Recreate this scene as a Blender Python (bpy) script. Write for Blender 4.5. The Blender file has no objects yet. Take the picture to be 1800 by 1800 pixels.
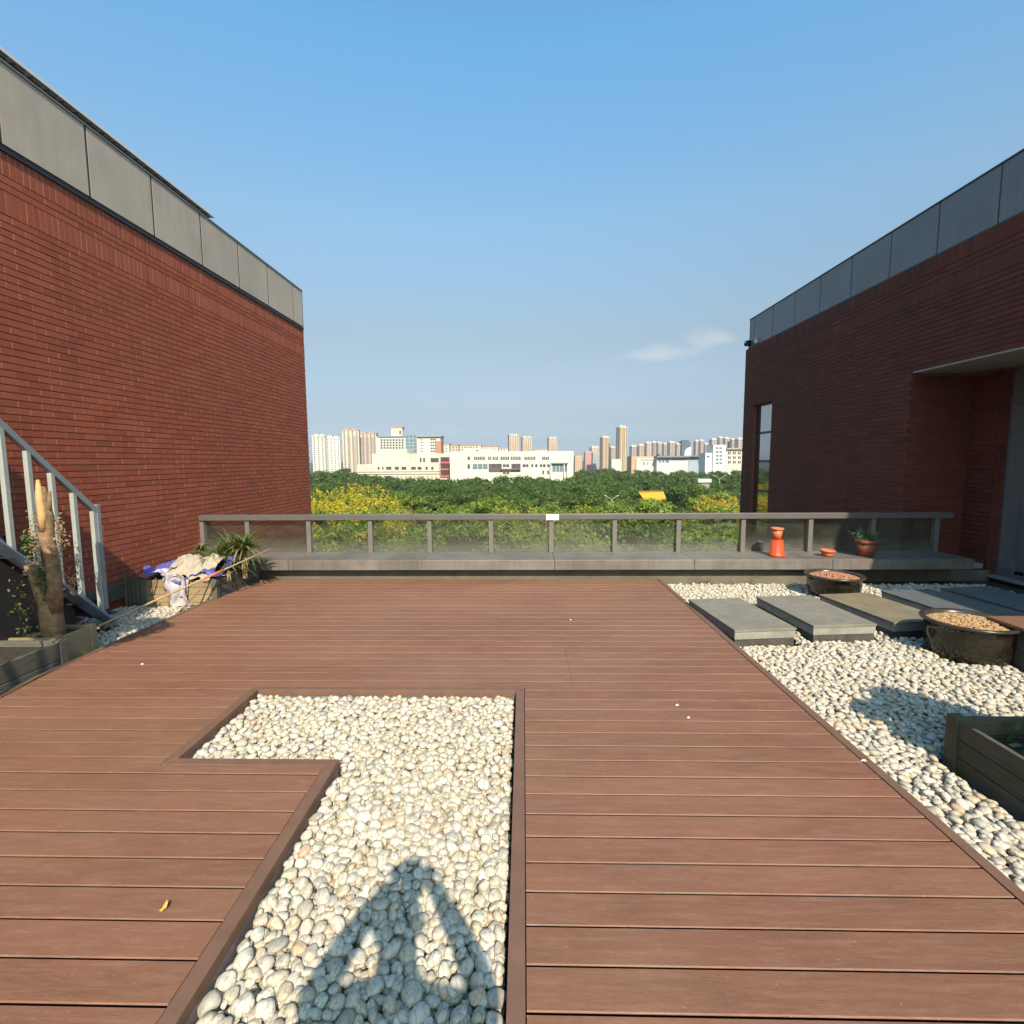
import bpy, bmesh, math, random
import numpy as np
from mathutils import Vector, Matrix, noise as mnoise

random.seed(7)
rng = np.random.default_rng(7)
PI = math.pi
SC = bpy.context.scene
COL = SC.collection

# ------------------------------------------------------------------ camera
EYE = np.array([0.0, 0.0, 1.65])
YAW, PITCH, ROLL = 0.022716, 0.099532, -0.0061
Fw = np.array([-math.sin(YAW) * math.cos(PITCH), math.cos(YAW) * math.cos(PITCH), -math.sin(PITCH)])
Rt = np.array([math.cos(YAW), math.sin(YAW), 0.0])
Up = np.cross(Rt, Fw)
Rt, Up = Rt * math.cos(ROLL) + Up * math.sin(ROLL), -Rt * math.sin(ROLL) + Up * math.cos(ROLL)
cam = bpy.data.cameras.new('camera')
cam.sensor_width = 36.0
cam.lens = 18.0
cam.clip_start = 0.02
cam.clip_end = 20000
camo = bpy.data.objects.new('camera', cam)
COL.objects.link(camo)
M = Matrix(((Rt[0], Up[0], -Fw[0], EYE[0]), (Rt[1], Up[1], -Fw[1], EYE[1]), (Rt[2], Up[2], -Fw[2], EYE[2]), (0, 0, 0, 1)))
camo.matrix_world = M
SC.camera = camo


def at(px, py, y):
    """point of the photograph at the distance y (metres along +Y)"""
    v = Fw + Rt * (px - 900) / 900.0 - Up * (py - 900) / 900.0
    return EYE + v * (y / v[1])


def proj(p):
    v = np.asarray(p, float) - EYE
    d = v @ Fw
    return 900 + 900 * (v @ Rt) / d, 900 - 900 * (v @ Up) / d, d


# ------------------------------------------------------------------ light
SUN_EL, SUN_AZ = math.radians(40.0), math.radians(12.6)   # light travels towards (-sin az, cos az)
W = bpy.data.worlds.new('World')
SC.world = W
W.use_nodes = True
nt = W.node_tree
nt.nodes.clear()
wo = nt.nodes.new('ShaderNodeOutputWorld')
bg = nt.nodes.new('ShaderNodeBackground')
sky = nt.nodes.new('ShaderNodeTexSky')
sky.sky_type = 'NISHITA'
sky.sun_disc = False
sky.sun_elevation = SUN_EL
# direction towards the sun: (sin az, -cos az)
sky.sun_rotation = math.atan2(math.sin(SUN_AZ), -math.cos(SUN_AZ))
sky.air_density = 1.0
sky.dust_density = 1.6
sky.ozone_density = 1.0
sky.altitude = 30
bg.inputs['Strength'].default_value = 0.15
# thin white cloud low in the sky, mixed in by direction
geo = nt.nodes.new('ShaderNodeTexCoord')
cdir = (Fw + Rt * (1238 - 900) / 900 - Up * (598 - 900) / 900)
cdir = cdir / np.linalg.norm(cdir)
cr = np.cross(cdir, [0, 0, 1]); cr /= np.linalg.norm(cr)
cu = np.cross(cr, cdir)


def dotn(vec):
    n = nt.nodes.new('ShaderNodeVectorMath'); n.operation = 'DOT_PRODUCT'
    nt.links.new(geo.outputs['Generated'], n.inputs[0]); n.inputs[1].default_value = tuple(vec)
    return n.outputs['Value']


def mth(op, a, b=None, c=None):
    n = nt.nodes.new('ShaderNodeMath'); n.operation = op
    for i, v in enumerate((a, b, c)):
        if v is None:
            continue
        if isinstance(v, (int, float)):
            n.inputs[i].default_value = v
        else:
            nt.links.new(v, n.inputs[i])
    return n.outputs[0]


du, dv, dc = dotn(cr), dotn(cu), dotn(cdir)
nz = nt.nodes.new('ShaderNodeTexNoise')
mp = nt.nodes.new('ShaderNodeMapping')
mp.inputs['Scale'].default_value = (1, 1, 2.2)
nt.links.new(geo.outputs['Generated'], mp.inputs[0])
nt.links.new(mp.outputs[0], nz.inputs['Vector'])
nz.inputs['Scale'].default_value = 14
nz.inputs['Detail'].default_value = 8
nz.inputs['Roughness'].default_value = 0.6


def blob(u0, v0, su, sv):
    a = mth('POWER', mth('DIVIDE', mth('SUBTRACT', du, u0), su), 2)
    b = mth('POWER', mth('DIVIDE', mth('SUBTRACT', dv, v0), sv), 2)
    return mth('SUBTRACT', 1.0, mth('ADD', a, b))


def smooth(v, lo, hi):
    n = nt.nodes.new('ShaderNodeMapRange'); n.interpolation_type = 'SMOOTHSTEP'
    nt.links.new(v, n.inputs[0]); n.inputs[1].default_value = lo; n.inputs[2].default_value = hi
    return n.outputs[0]


b1 = mth('MAXIMUM', blob(0.0, 0.004, 0.052, 0.021), blob(-0.06, -0.016, 0.075, 0.016))
c1 = smooth(mth('ADD', b1, mth('MULTIPLY', mth('SUBTRACT', nz.outputs[0], 0.5), 3.4)), -0.25, 1.7)
b2 = blob(-0.20, -0.07, 0.36, 0.07)
c2 = mth('MULTIPLY', smooth(mth('ADD', b2, mth('MULTIPLY', mth('SUBTRACT', nz.outputs[0], 0.5), 3.0)), 0.0, 1.8), 0.25)
cm = mth('MULTIPLY', mth('MULTIPLY', mth('MAXIMUM', c1, c2), mth('GREATER_THAN', dc, 0.0)), 0.36)
mixc = nt.nodes.new('ShaderNodeMix'); mixc.data_type = 'RGBA'
nt.links.new(cm, mixc.inputs[0])
hs = nt.nodes.new('ShaderNodeMix'); hs.data_type = 'RGBA'; hs.blend_type = 'MULTIPLY'; hs.inputs[0].default_value = 1.0
nt.links.new(sky.outputs[0], hs.inputs[6]); 
# the warm murk of a city sky: less blaze near the horizon, deeper blue above, the same all the way round
zs = nt.nodes.new('ShaderNodeSeparateXYZ')
nt.links.new(geo.outputs['Generated'], zs.inputs[0])
rampn = nt.nodes.new('ShaderNodeValToRGB')
nt.links.new(zs.outputs[2], rampn.inputs[0])
stops = [(0.0, (.60, .72, 1.0)), (.0105, (.56, .67, .92)), (.033, (.365, .43, .61)), (.077, (.35, .362, .42)), (.22, (.57, .53, .46)), (.397, (.75, .87, .80)), (.60, (.67, 1.12, 1.16)), (.70, (.57, 1.02, 1.10)), (1.0, (.50, .88, 1.02))]
el_ = rampn.color_ramp.elements
el_[0].position, el_[0].color = stops[0][0], (*stops[0][1], 1)
el_[1].position, el_[1].color = stops[-1][0], (*stops[-1][1], 1)
for p_, c_ in stops[1:-1]:
    e_ = el_.new(p_); e_.color = (*c_, 1)
nt.links.new(rampn.outputs[0], hs.inputs[7])
nt.links.new(hs.outputs[2], mixc.inputs[6])
mixc.inputs[7].default_value = (3.3, 3.35, 3.4, 1)
nt.links.new(mixc.outputs[2], bg.inputs['Color'])
nt.links.new(bg.outputs[0], wo.inputs['Surface'])

sl = bpy.data.lights.new('sun', 'SUN')
sl.energy = 4.3
sl.angle = math.radians(0.53)
sl.color = (1.0, 0.865, 0.68)
so = bpy.data.objects.new('sun', sl)
COL.objects.link(so)
ld = Vector((-math.sin(SUN_AZ) * math.cos(SUN_EL), math.cos(SUN_AZ) * math.cos(SUN_EL), -math.sin(SUN_EL)))
so.rotation_euler = ld.to_track_quat('-Z', 'Y').to_euler()
so.location = (20, -60, 60)
SC.view_settings.view_transform = 'Standard'
SC.view_settings.look = 'None'
SC.view_settings.exposure = 0.8
SC.view_settings.gamma = 1.0
SC.render.engine = 'CYCLES'
SC.cycles.max_bounces = 8
SC.cycles.transparent_max_bounces = 16


# ------------------------------------------------------------------ materials
class NT:
    def __init__(self, name):
        self.m = bpy.data.materials.new(name)
        self.m.use_nodes = True
        self.t = self.m.node_tree
        self.b = self.t.nodes['Principled BSDF']
        self.out = self.t.nodes['Material Output']

    def n(self, kind, **kw):
        n = self.t.nodes.new('ShaderNode' + kind)
        for k, v in kw.items():
            setattr(n, k, v)
        return n

    def l(self, a, b):
        self.t.links.new(a, b)

    def put(self, sock, v):
        if hasattr(v, 'is_linked') or hasattr(v, 'links'):
            self.l(v, sock)
        elif isinstance(v, (tuple, list)) and len(v) == 3 and sock.type == 'RGBA':
            sock.default_value = (*v, 1)
        else:
            sock.default_value = v

    def coord(self, kind='Object', scale=(1, 1, 1)):
        if kind == 'World':
            g = self.n('NewGeometry').outputs['Position']
        else:
            g = self.n('TexCoord').outputs[kind]
        m = self.n('Mapping')
        m.inputs['Scale'].default_value = scale
        self.l(g, m.inputs[0])
        return m.outputs[0]

    def noise(self, co, scale, detail=4, rough=0.55, dist=0.0):
        n = self.n('TexNoise')
        self.l(co, n.inputs['Vector'])
        n.inputs['Scale'].default_value = scale
        n.inputs['Detail'].default_value = detail
        n.inputs['Roughness'].default_value = rough
        n.inputs['Distortion'].default_value = dist
        return n.outputs[0]

    def ramp(self, v, lo, hi, a=0.0, b=1.0):
        n = self.n('MapRange')
        self.l(v, n.inputs[0])
        for i, x in enumerate((lo, hi, a, b)):
            n.inputs[i + 1].default_value = x
        return n.outputs[0]

    def mix(self, f, a, b, mode='MIX'):
        n = self.n('Mix', data_type='RGBA', blend_type=mode)
        self.put(n.inputs[0], f)
        self.put(n.inputs[6], a)
        self.put(n.inputs[7], b)
        return n.outputs[2]

    def math(self, op, a, b=0.0):
        n = self.n('Math', operation=op)
        self.put(n.inputs[0], a)
        self.put(n.inputs[1], b)
        return n.outputs[0]

    def bump(self, h, dist=0.002, strength=1.0, prev=None):
        n = self.n('Bump')
        n.inputs['Strength'].default_value = strength
        n.inputs['Distance'].default_value = dist
        self.l(h, n.inputs['Height'])
        if prev is not None:
            self.l(prev, n.inputs['Normal'])
        self.l(n.outputs[0], self.b.inputs['Normal'])
        return n.outputs[0]

    def col(self, v):
        self.put(self.b.inputs['Base Color'], v)

    def rough(self, v):
        self.put(self.b.inputs['Roughness'], v)


def plain(name, c, rough=0.6, var=0.12, scale=6.0, metal=0.0, coord='World', bump=0.0, dirt=None, dirt_amt=0.3, spec=0.5, keep=0.78, streak=0.0):
    k = NT(name)
    c = tuple(x * keep for x in c)
    dirt = tuple(x * keep for x in dirt) if dirt else None
    co = k.coord(coord)
    n1 = k.noise(co, scale, 5)
    v = k.ramp(n1, 0.3, 0.7, 1 - var, 1 + var)
    c1 = k.mix(1.0, c, v, 'MULTIPLY')
    if dirt:
        n2 = k.noise(co, scale * 0.37, 6, 0.65)
        c1 = k.mix(k.ramp(n2, 0.48, 0.72, 0.0, dirt_amt), c1, dirt)
    if streak:
        n3 = k.noise(k.coord(coord, (7, 7, .45)), 2.0, 5, 0.65)
        c1 = k.mix(1.0, c1, k.ramp(n3, 0.4, 0.72, 1.04, 1 - streak), 'MULTIPLY')
    k.col(c1)
    k.rough(rough)
    k.b.inputs['Metallic'].default_value = metal
    k.b.inputs['Specular IOR Level'].default_value = spec
    if bump:
        k.bump(k.noise(co, scale * 6, 5), bump)
    return k.m


def mat_deck():
    k = NT('composite_decking')
    co = k.coord('World', (1.2, 60, 1))
    fine = k.noise(co, 3.0, 6, 0.7)
    co2 = k.coord('World', (3, 150, 1))
    fine2 = k.noise(co2, 5.0, 3, 0.6)
    oi = k.n('ObjectInfo').outputs['Random']
    wco = k.coord('World', (0.35, 0.9, 1))
    wear = k.noise(wco, 1.1, 5, 0.6, 0.4)
    blot = k.noise(k.coord('World', (.8, 3.6, 1)), 2.2, 7, 0.70, 0.6)
    base = k.mix(oi, (0.168, 0.071, 0.0435), (0.222, 0.097, 0.060))
    base = k.mix(k.ramp(fine, 0.3, 0.7, 0.0, 0.55), base, (0.1482, 0.0608, 0.03648))
    base = k.mix(k.ramp(fine2, 0.45, 0.75, 0.0, 0.35), base, (0.2508, 0.1254, 0.0874))
    base = k.mix(k.ramp(wear, 0.42, 0.68, 0.0, 0.5), base, (0.1786, 0.095, 0.0456))
    base = k.mix(k.ramp(blot, 0.50, 0.68, 0.0, 0.6), base, (0.1178, 0.05472, 0.0304))
    warm = k.noise(k.coord('World', (.5, 1.3, 1)), .9, 4, 0.55, 0.3)
    base = k.mix(k.ramp(warm, 0.40, 0.62, 0.0, 0.55), base, (0.225, 0.116, 0.068))
    dust = k.noise(k.coord('World', (2.5, 26, 1)), 1.6, 6, 0.7, 0.3)
    base = k.mix(k.ramp(dust, 0.46, 0.72, 0.0, 0.50), base, (0.285, 0.165, 0.112))
    grain = k.noise(k.coord('World', (16, 170, 1)), 1.7, 5, 0.75, 0.5)
    gm = k.noise(k.coord('World', (.9, 2.0, 1)), 1.5, 5, 0.65)
    base = k.mix(k.math('MULTIPLY', k.ramp(grain, 0.44, 0.70, 0.0, 0.85), k.ramp(gm, 0.35, 0.65, 0.15, 1.0)), base, (0.120, 0.056, 0.032))
    base = k.mix(k.ramp(grain, 0.30, 0.42, 0.30, 0.0), base, (0.30, 0.165, 0.11))
    sp = k.noise(k.coord('World'), 95.0, 2, 0.5)
    base = k.mix(k.ramp(sp, 0.72, 0.76, 0.0, 0.5), base, (0.5, 0.36, 0.27))
    k.col(base)
    k.rough(k.ramp(wear, 0.3, 0.7, 0.62, 0.5))
    k.b.inputs['Specular IOR Level'].default_value = 0.35
    k.bump(fine2, 0.0012, 0.8)
    return k.m


def mat_trim():
    k = NT('deck_trim')
    co = k.coord('World', (2, 2, 2))
    n = k.noise(co, 5, 6, 0.6)
    f = k.noise(k.coord('World', (40, 3, 3)), 4, 4, 0.6)
    c = k.mix(k.ramp(n, 0.35, 0.7), (0.133, 0.07068, 0.0456), (0.171, 0.08968, 0.057))
    c = k.mix(k.ramp(f, 0.4, 0.7, 0, 0.4), c, (0.1292, 0.0722, 0.04712))
    k.col(c)
    k.rough(0.6)
    k.bump(f, 0.001, 0.6)
    return k.m


def mat_brick(name, ca, cb, cdark, stain):
    k = NT(name)
    at_ = k.n('Attribute', attribute_name='tone').outputs['Color']
    sep = k.n('SeparateColor')
    k.l(at_, sep.inputs[0])
    co = k.coord('World')
    n = k.noise(co, 42, 4, 0.6)
    big = k.noise(co, 0.55, 5, 0.6, 0.5)
    mid = k.noise(k.coord('World', (1, 1, 0.35)), 2.4, 5, 0.6)
    c = k.mix(sep.outputs[0], ca, cb)
    c = k.mix(k.math('MULTIPLY', sep.outputs[1], 0.75), c, cdark)
    c = k.mix(k.ramp(n, 0.35, 0.75, 0.0, 0.3), c, cdark)
    c = k.mix(k.ramp(big, 0.45, 0.7, 0.0, 0.45), c, stain)
    c = k.mix(k.ramp(mid, 0.52, 0.72, 0.0, 0.35), c, cdark)
    k.col(c)
    k.rough(0.78)
    k.b.inputs['Specular IOR Level'].default_value = 0.3
    k.bump(n, 0.0025, 0.7)
    return k.m


def mat_pebble():
    k = NT('river_pebbles')
    at_ = k.n('Attribute', attribute_name='tone').outputs['Color']
    sep = k.n('SeparateColor')
    k.l(at_, sep.inputs[0])
    off = k.n('VectorMath', operation='ADD')
    k.l(k.coord('Object'), off.inputs[0])
    k.l(at_, off.inputs[1])
    n1 = k.noise(off.outputs[0], 38, 5, 0.65, 1.2)
    wv = k.n('TexWave', wave_type='BANDS')
    k.l(off.outputs[0], wv.inputs['Vector'])
    wv.inputs['Scale'].default_value = 12
    wv.inputs['Distortion'].default_value = 9
    wv.inputs['Detail'].default_value = 3
    wv.inputs['Detail Scale'].default_value = 2.5
    c = k.mix(sep.outputs[0], (0.528, 0.496, 0.424), (0.448, 0.376, 0.264))
    c = k.mix(k.ramp(sep.outputs[1], 0.78, 1.0, 0.0, 0.75), c, (0.26, 0.25, 0.23))
    c = k.mix(k.ramp(sep.outputs[2], 0.93, 1.0, 0.0, 0.6), c, (0.55, 0.30, 0.14))
    c = k.mix(k.ramp(n1, 0.50, 0.72, 0.0, 0.75), c, (0.25, 0.21, 0.15))
    n4 = k.noise(off.outputs[0], 120, 4, 0.7)
    c = k.mix(k.ramp(n4, 0.56, 0.72, 0.0, 0.5), c, (0.20, 0.175, 0.13))
    c = k.mix(k.ramp(wv.outputs[1], 0.84, 0.98, 0.0, 0.5), c, (0.19, 0.165, 0.125))
    k.col(c)
    k.rough(0.55)
    k.b.inputs['Specular IOR Level'].default_value = 0.4
    k.bump(n1, 0.001, 0.5)
    return k.m


def mat_leaf(name, c1, c2, c3, trans=0.3):
    k = NT(name)
    n = k.noise(k.coord('World'), 0.45, 4, 0.6)
    n2 = k.noise(k.coord('World'), 5.0, 3, 0.6)
    oi = k.n('ObjectInfo').outputs['Random']
    c = k.mix(oi, c1, c2)
    c = k.mix(k.ramp(n, 0.42, 0.66, 0.0, 0.7), c, c3)
    c = k.mix(k.ramp(n2, 0.4, 0.7, 0.0, 0.4), c, c2)
    k.col(c)
    k.rough(0.55)
    tr = k.n('BsdfTranslucent')
    k.l(k.mix(1.0, c, (1.25, 1.25, 0.6), 'MULTIPLY'), tr.inputs[0])
    ms = k.n('MixShader')
    ms.inputs[0].default_value = trans
    k.l(k.b.outputs[0], ms.inputs[1])
    k.l(tr.outputs[0], ms.inputs[2])
    k.l(ms.outputs[0], k.out.inputs['Surface'])
    return k.m


def mat_glass(name, tint=(0.82, 0.86, 0.84), dust=0.10, dustcol=(0.32, 0.34, 0.33), refl=0.06, smear=True, grimebottom=None):
    k = NT(name)
    tb = k.n('BsdfTransparent'); tb.inputs[0].default_value = (*tint, 1)
    gl = k.n('BsdfGlossy'); gl.inputs['Roughness'].default_value = 0.03
    df = k.n('BsdfDiffuse'); df.inputs[0].default_value = (*dustcol, 1)
    lw = k.n('Fresnel'); lw.inputs[0].default_value = 1.5
    m1 = k.n('MixShader'); m2 = k.n('MixShader')
    if smear:
        co = k.coord('World')
        n = k.noise(k.coord('World', (1.3, 1, 2.2)), 2.2, 6, 0.65, 0.6)
        d = k.ramp(n, 0.35, 0.75, dust * 0.45, dust * 1.9)
        if grimebottom is not None:
            z = k.n('SeparateXYZ'); k.l(co, z.inputs[0])
            g = k.ramp(z.outputs[2], grimebottom, grimebottom + 0.28, 0.42, 0.0)
            d = k.math('ADD', d, k.math('MAXIMUM', g, 0.0))
        k.l(d, m1.inputs[0])
    else:
        m1.inputs[0].default_value = dust
    k.l(tb.outputs[0], m1.inputs[1]); k.l(df.outputs[0], m1.inputs[2])
    f = k.math('ADD', lw.outputs[0], refl)
    k.l(f, m2.inputs[0])
    k.l(m1.outputs[0], m2.inputs[1]); k.l(gl.outputs[0], m2.inputs[2])
    k.l(m2.outputs[0], k.out.inputs['Surface'])
    return k.m


def mat_wood(name, c1, c2, axis=(3, 3, 30), moss=None):
    k = NT(name)
    f = k.noise(k.coord('World', axis), 2.5, 6, 0.65, 0.6)
    n = k.noise(k.coord('World'), 3.5, 5, 0.6)
    oi = k.n('ObjectInfo').outputs['Random']
    c = k.mix(k.ramp(f, 0.3, 0.7), c1, c2)
    c = k.mix(1.0, c, k.ramp(oi, 0, 1, 0.8, 1.15), 'MULTIPLY')
    if moss:
        c = k.mix(k.ramp(n, 0.45, 0.62, 0.0, 0.75), c, moss)
    k.col(c)
    k.rough(0.82)
    k.b.inputs['Specular IOR Level'].default_value = 0.25
    k.bump(f, 0.003, 0.8)
    return k.m


MT = {}
MT['deck'] = mat_deck()
MT['trim'] = mat_trim()
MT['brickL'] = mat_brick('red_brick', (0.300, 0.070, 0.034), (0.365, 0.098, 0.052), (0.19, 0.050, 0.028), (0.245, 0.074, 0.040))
MT['brickR'] = mat_brick('shade_darkened_brick', (0.135, 0.032, 0.018), (0.175, 0.048, 0.028), (0.055, 0.018, 0.013), (0.058, 0.030, 0.020))  # the right wall's shade is deepened in the brick colour itself
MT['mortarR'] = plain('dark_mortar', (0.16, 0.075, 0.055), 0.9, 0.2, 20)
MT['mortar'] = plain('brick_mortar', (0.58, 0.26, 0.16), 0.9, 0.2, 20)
MT['mortar_raked'] = plain('raked_joint_mortar', (0.24, 0.086, 0.054), 0.9, 0.2, 20)
MT['pebble'] = mat_pebble()
MT['bedsoil'] = plain('dark_bed_felt', (0.045, 0.042, 0.038), 0.95, 0.3, 12)
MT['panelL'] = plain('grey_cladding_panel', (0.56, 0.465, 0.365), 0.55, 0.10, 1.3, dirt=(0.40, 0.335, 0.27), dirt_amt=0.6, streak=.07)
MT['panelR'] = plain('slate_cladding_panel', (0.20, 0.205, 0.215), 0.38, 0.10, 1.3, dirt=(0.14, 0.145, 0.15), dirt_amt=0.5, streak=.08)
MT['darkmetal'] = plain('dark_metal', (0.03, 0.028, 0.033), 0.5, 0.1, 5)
MT['whitemetal'] = plain('white_roof_metal', (0.78, 0.79, 0.80), 0.4, 0.04, 2)
MT['roofunder'] = plain('corrugated_underside', (0.16, 0.16, 0.15), 0.7, 0.15, 2)
MT['ledge'] = plain('ledge_metal', (0.195, 0.172, 0.152), 0.5, 0.2, 2.2, dirt=(0.085, 0.075, 0.066), dirt_amt=0.8, streak=.20)
MT['railmetal'] = plain('railing_metal', (0.125, 0.112, 0.102), 0.42, 0.08, 4)
MT['postmetal'] = plain('post_metal', (0.175, 0.16, 0.145), 0.45, 0.08, 6)
MT['concrete'] = plain('weathered_concrete', (0.17, 0.155, 0.115), 0.9, 0.25, 3.2, dirt=(0.09, 0.08, 0.055), dirt_amt=0.8, bump=0.004)
MT['concrete_pale'] = plain('pale_concrete', (0.30, 0.29, 0.27), 0.85, 0.15, 3, bump=0.003)
MT['railglass'] = mat_glass('railing_glass', (0.80, 0.84, 0.78), 0.10, (0.17, 0.17, 0.145), 0.01, True, 0.22)
MT['winglass'] = mat_glass('window_glass', (0.30, 0.40, 0.38), 0.10, (0.22, 0.28, 0.27), 0.42)
MT['doorglass'] = mat_glass('door_glass', (0.55, 0.62, 0.60), 0.40, (0.46, 0.54, 0.49), 0.22, smear=False)
MT['frame'] = plain('window_frame_metal', (0.19, 0.165, 0.18), 0.4, 0.06, 5)
MT['frame_black'] = plain('black_window_frame', (0.022, 0.024, 0.024), 0.4, 0.06, 5)
MT['soffit'] = plain('soffit_plaster', (0.42, 0.40, 0.36), 0.85, 0.06, 2)
MT['stairrail'] = plain('stair_rail_paint', (0.42, 0.46, 0.43), 0.45, 0.08, 6, dirt=(0.30, 0.27, 0.22), dirt_amt=0.35)
MT['handrail'] = plain('handrail_paint', (0.26, 0.29, 0.31), 0.4, 0.08, 6)
MT['stringer'] = plain('stringer_paint', (0.27, 0.38, 0.52), 0.42, 0.1, 5, dirt=(0.10, 0.11, 0.12), dirt_amt=0.5)
MT['tread'] = plain('tread_paint', (0.035, 0.036, 0.055), 0.45, 0.1, 5)
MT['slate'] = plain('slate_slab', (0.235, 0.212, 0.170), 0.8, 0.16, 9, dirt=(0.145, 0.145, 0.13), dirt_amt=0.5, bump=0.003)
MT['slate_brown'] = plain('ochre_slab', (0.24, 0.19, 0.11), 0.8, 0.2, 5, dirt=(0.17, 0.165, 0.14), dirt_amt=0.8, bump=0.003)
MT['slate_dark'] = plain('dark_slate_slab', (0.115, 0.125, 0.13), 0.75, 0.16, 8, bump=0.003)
MT['slabbody'] = plain('slab_mortar_body', (0.32, 0.31, 0.27), 0.9, 0.2, 7, dirt=(0.18, 0.17, 0.14), dirt_amt=0.6, bump=0.004)
MT['slabbase'] = plain('slab_brick_base', (0.085, 0.075, 0.062), 0.95, 0.3, 14, bump=0.006)
MT['potglaze'] = plain('black_glaze', (0.018, 0.015, 0.010), 0.14, 0.5, 9, dirt=(0.06, 0.05, 0.03), dirt_amt=0.45)
MT['potrim'] = plain('glazed_rim', (0.05, 0.042, 0.036), 0.28, 0.3, 9)
MT['redsoil'] = plain('red_lava_grit', (0.40, 0.19, 0.11), 0.9, 0.4, 60)
MT['tansoil'] = plain('tan_clay_grit', (0.44, 0.27, 0.13), 0.9, 0.4, 60)
MT['terracotta'] = plain('terracotta', (0.30, 0.075, 0.04), 0.6, 0.15, 9, dirt=(0.33, 0.16, 0.11), dirt_amt=0.5)
MT['orange'] = plain('orange_plastic', (0.60, 0.085, 0.022), 0.38, 0.08, 9)
MT['orange_pale'] = plain('faded_orange_plastic', (0.64, 0.17, 0.07), 0.5, 0.1, 9)
MT['woodbeige'] = mat_wood('pale_timber', (0.32, 0.24, 0.136), (0.24, 0.172, 0.092), (3, 3, 25))
MT['woodgrey'] = mat_wood('grey_timber', (0.124, 0.12, 0.096), (0.076, 0.072, 0.056), (3, 3, 25))
MT['woodmoss'] = mat_wood('mossy_timber', (0.125, 0.112, 0.085), (0.072, 0.064, 0.048), (3, 3, 25), moss=(0.070, 0.078, 0.026))
MT['soil'] = plain('planter_soil', (0.05, 0.036, 0.024), 0.95, 0.4, 30, bump=0.01)
MT['bark'] = plain('pale_bark', (0.36, 0.235, 0.12), 0.85, 0.45, 22, dirt=(0.13, 0.09, 0.055), dirt_amt=0.9, bump=0.015)
MT['cut'] = plain('cut_wood', (0.62, 0.38, 0.16), 0.8, 0.2, 20)
MT['treebark'] = plain('tree_bark', (0.11, 0.085, 0.06), 0.9, 0.25, 4)
MT['bamboo'] = plain('bamboo_pole', (0.50, 0.33, 0.20), 0.55, 0.15, 12)
MT['bamboo_red'] = plain('orange_taped_pole', (0.60, 0.17, 0.06), 0.55, 0.1, 12)
MT['blue'] = plain('blue_sheet', (0.10, 0.10, 0.38), 0.5, 0.3, 18)
MT['beige'] = plain('beige_mesh_cloth', (0.43, 0.37, 0.275), 0.85, 0.08, 8)
MT['whitecloth'] = plain('soiled_white_cloth', (0.50, 0.465, 0.475), 0.85, 0.1, 9, dirt=(0.28, 0.22, 0.26), dirt_amt=0.7)
MT['whitelabel'] = plain('white_sticker', (0.85, 0.85, 0.84), 0.5, 0.02, 5)
MT['skin'] = plain('skin', (0.50, 0.30, 0.20), 0.5, 0.05, 9)
MT['shirt'] = plain('shirt_cotton', (0.30, 0.32, 0.36), 0.9, 0.05, 9)
MT['trousers'] = plain('trousers_cotton', (0.05, 0.055, 0.075), 0.9, 0.05, 9)
MT['hair'] = plain('black_hair', (0.012, 0.010, 0.009), 0.5, 0.1, 30)
MT['phone'] = plain('phone_glass', (0.03, 0.03, 0.035), 0.15, 0.02, 5)
# leaves
MT['leafdark'] = mat_leaf('camphor_leaves', (0.0399, 0.0766, 0.0057), (0.0598, 0.1045, 0.0073), (0.0974, 0.1416, 0.0097))
MT['leafmid'] = mat_leaf('goldenrain_leaves', (0.0938, 0.1437, 0.0145), (0.1310, 0.1898, 0.0177), (0.1932, 0.2357, 0.0225))
MT['leaflight'] = mat_leaf('light_green_leaves', (0.1294, 0.1871, 0.0177), (0.1725, 0.2415, 0.0242), (0.2444, 0.2837, 0.0282))
MT['blossom'] = mat_leaf('yellow_blossom', (0.50, 0.39, 0.016), (0.60, 0.45, 0.025), (0.34, 0.32, 0.02), 0.35)
MT['blossom_orange'] = mat_leaf('orange_seed_pods', (0.46, 0.30, 0.03), (0.52, 0.38, 0.03), (0.40, 0.32, 0.04), 0.3)
MT['strap'] = mat_leaf('strap_leaves', (0.040, 0.078, 0.018), (0.07, 0.12, 0.022), (0.13, 0.155, 0.035), 0.2)
MT['dryleaf'] = mat_leaf('dry_leaves', (0.22, 0.15, 0.07), (0.30, 0.21, 0.10), (0.17, 0.11, 0.05), 0.2)
MT['ivy'] = mat_leaf('ivy_leaves', (0.045, 0.085, 0.02), (0.07, 0.115, 0.025), (0.13, 0.13, 0.03), 0.2)
MT['herb'] = mat_leaf('herb_leaves', (0.07, 0.125, 0.05), (0.10, 0.16, 0.07), (0.13, 0.18, 0.07), 0.2)
MT['ground'] = plain('park_ground', (0.045, 0.06, 0.022), 0.95, 0.35, 0.05)
MT['roadm'] = plain('asphalt', (0.055, 0.054, 0.052), 0.9, 0.15, 0.8)


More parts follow.
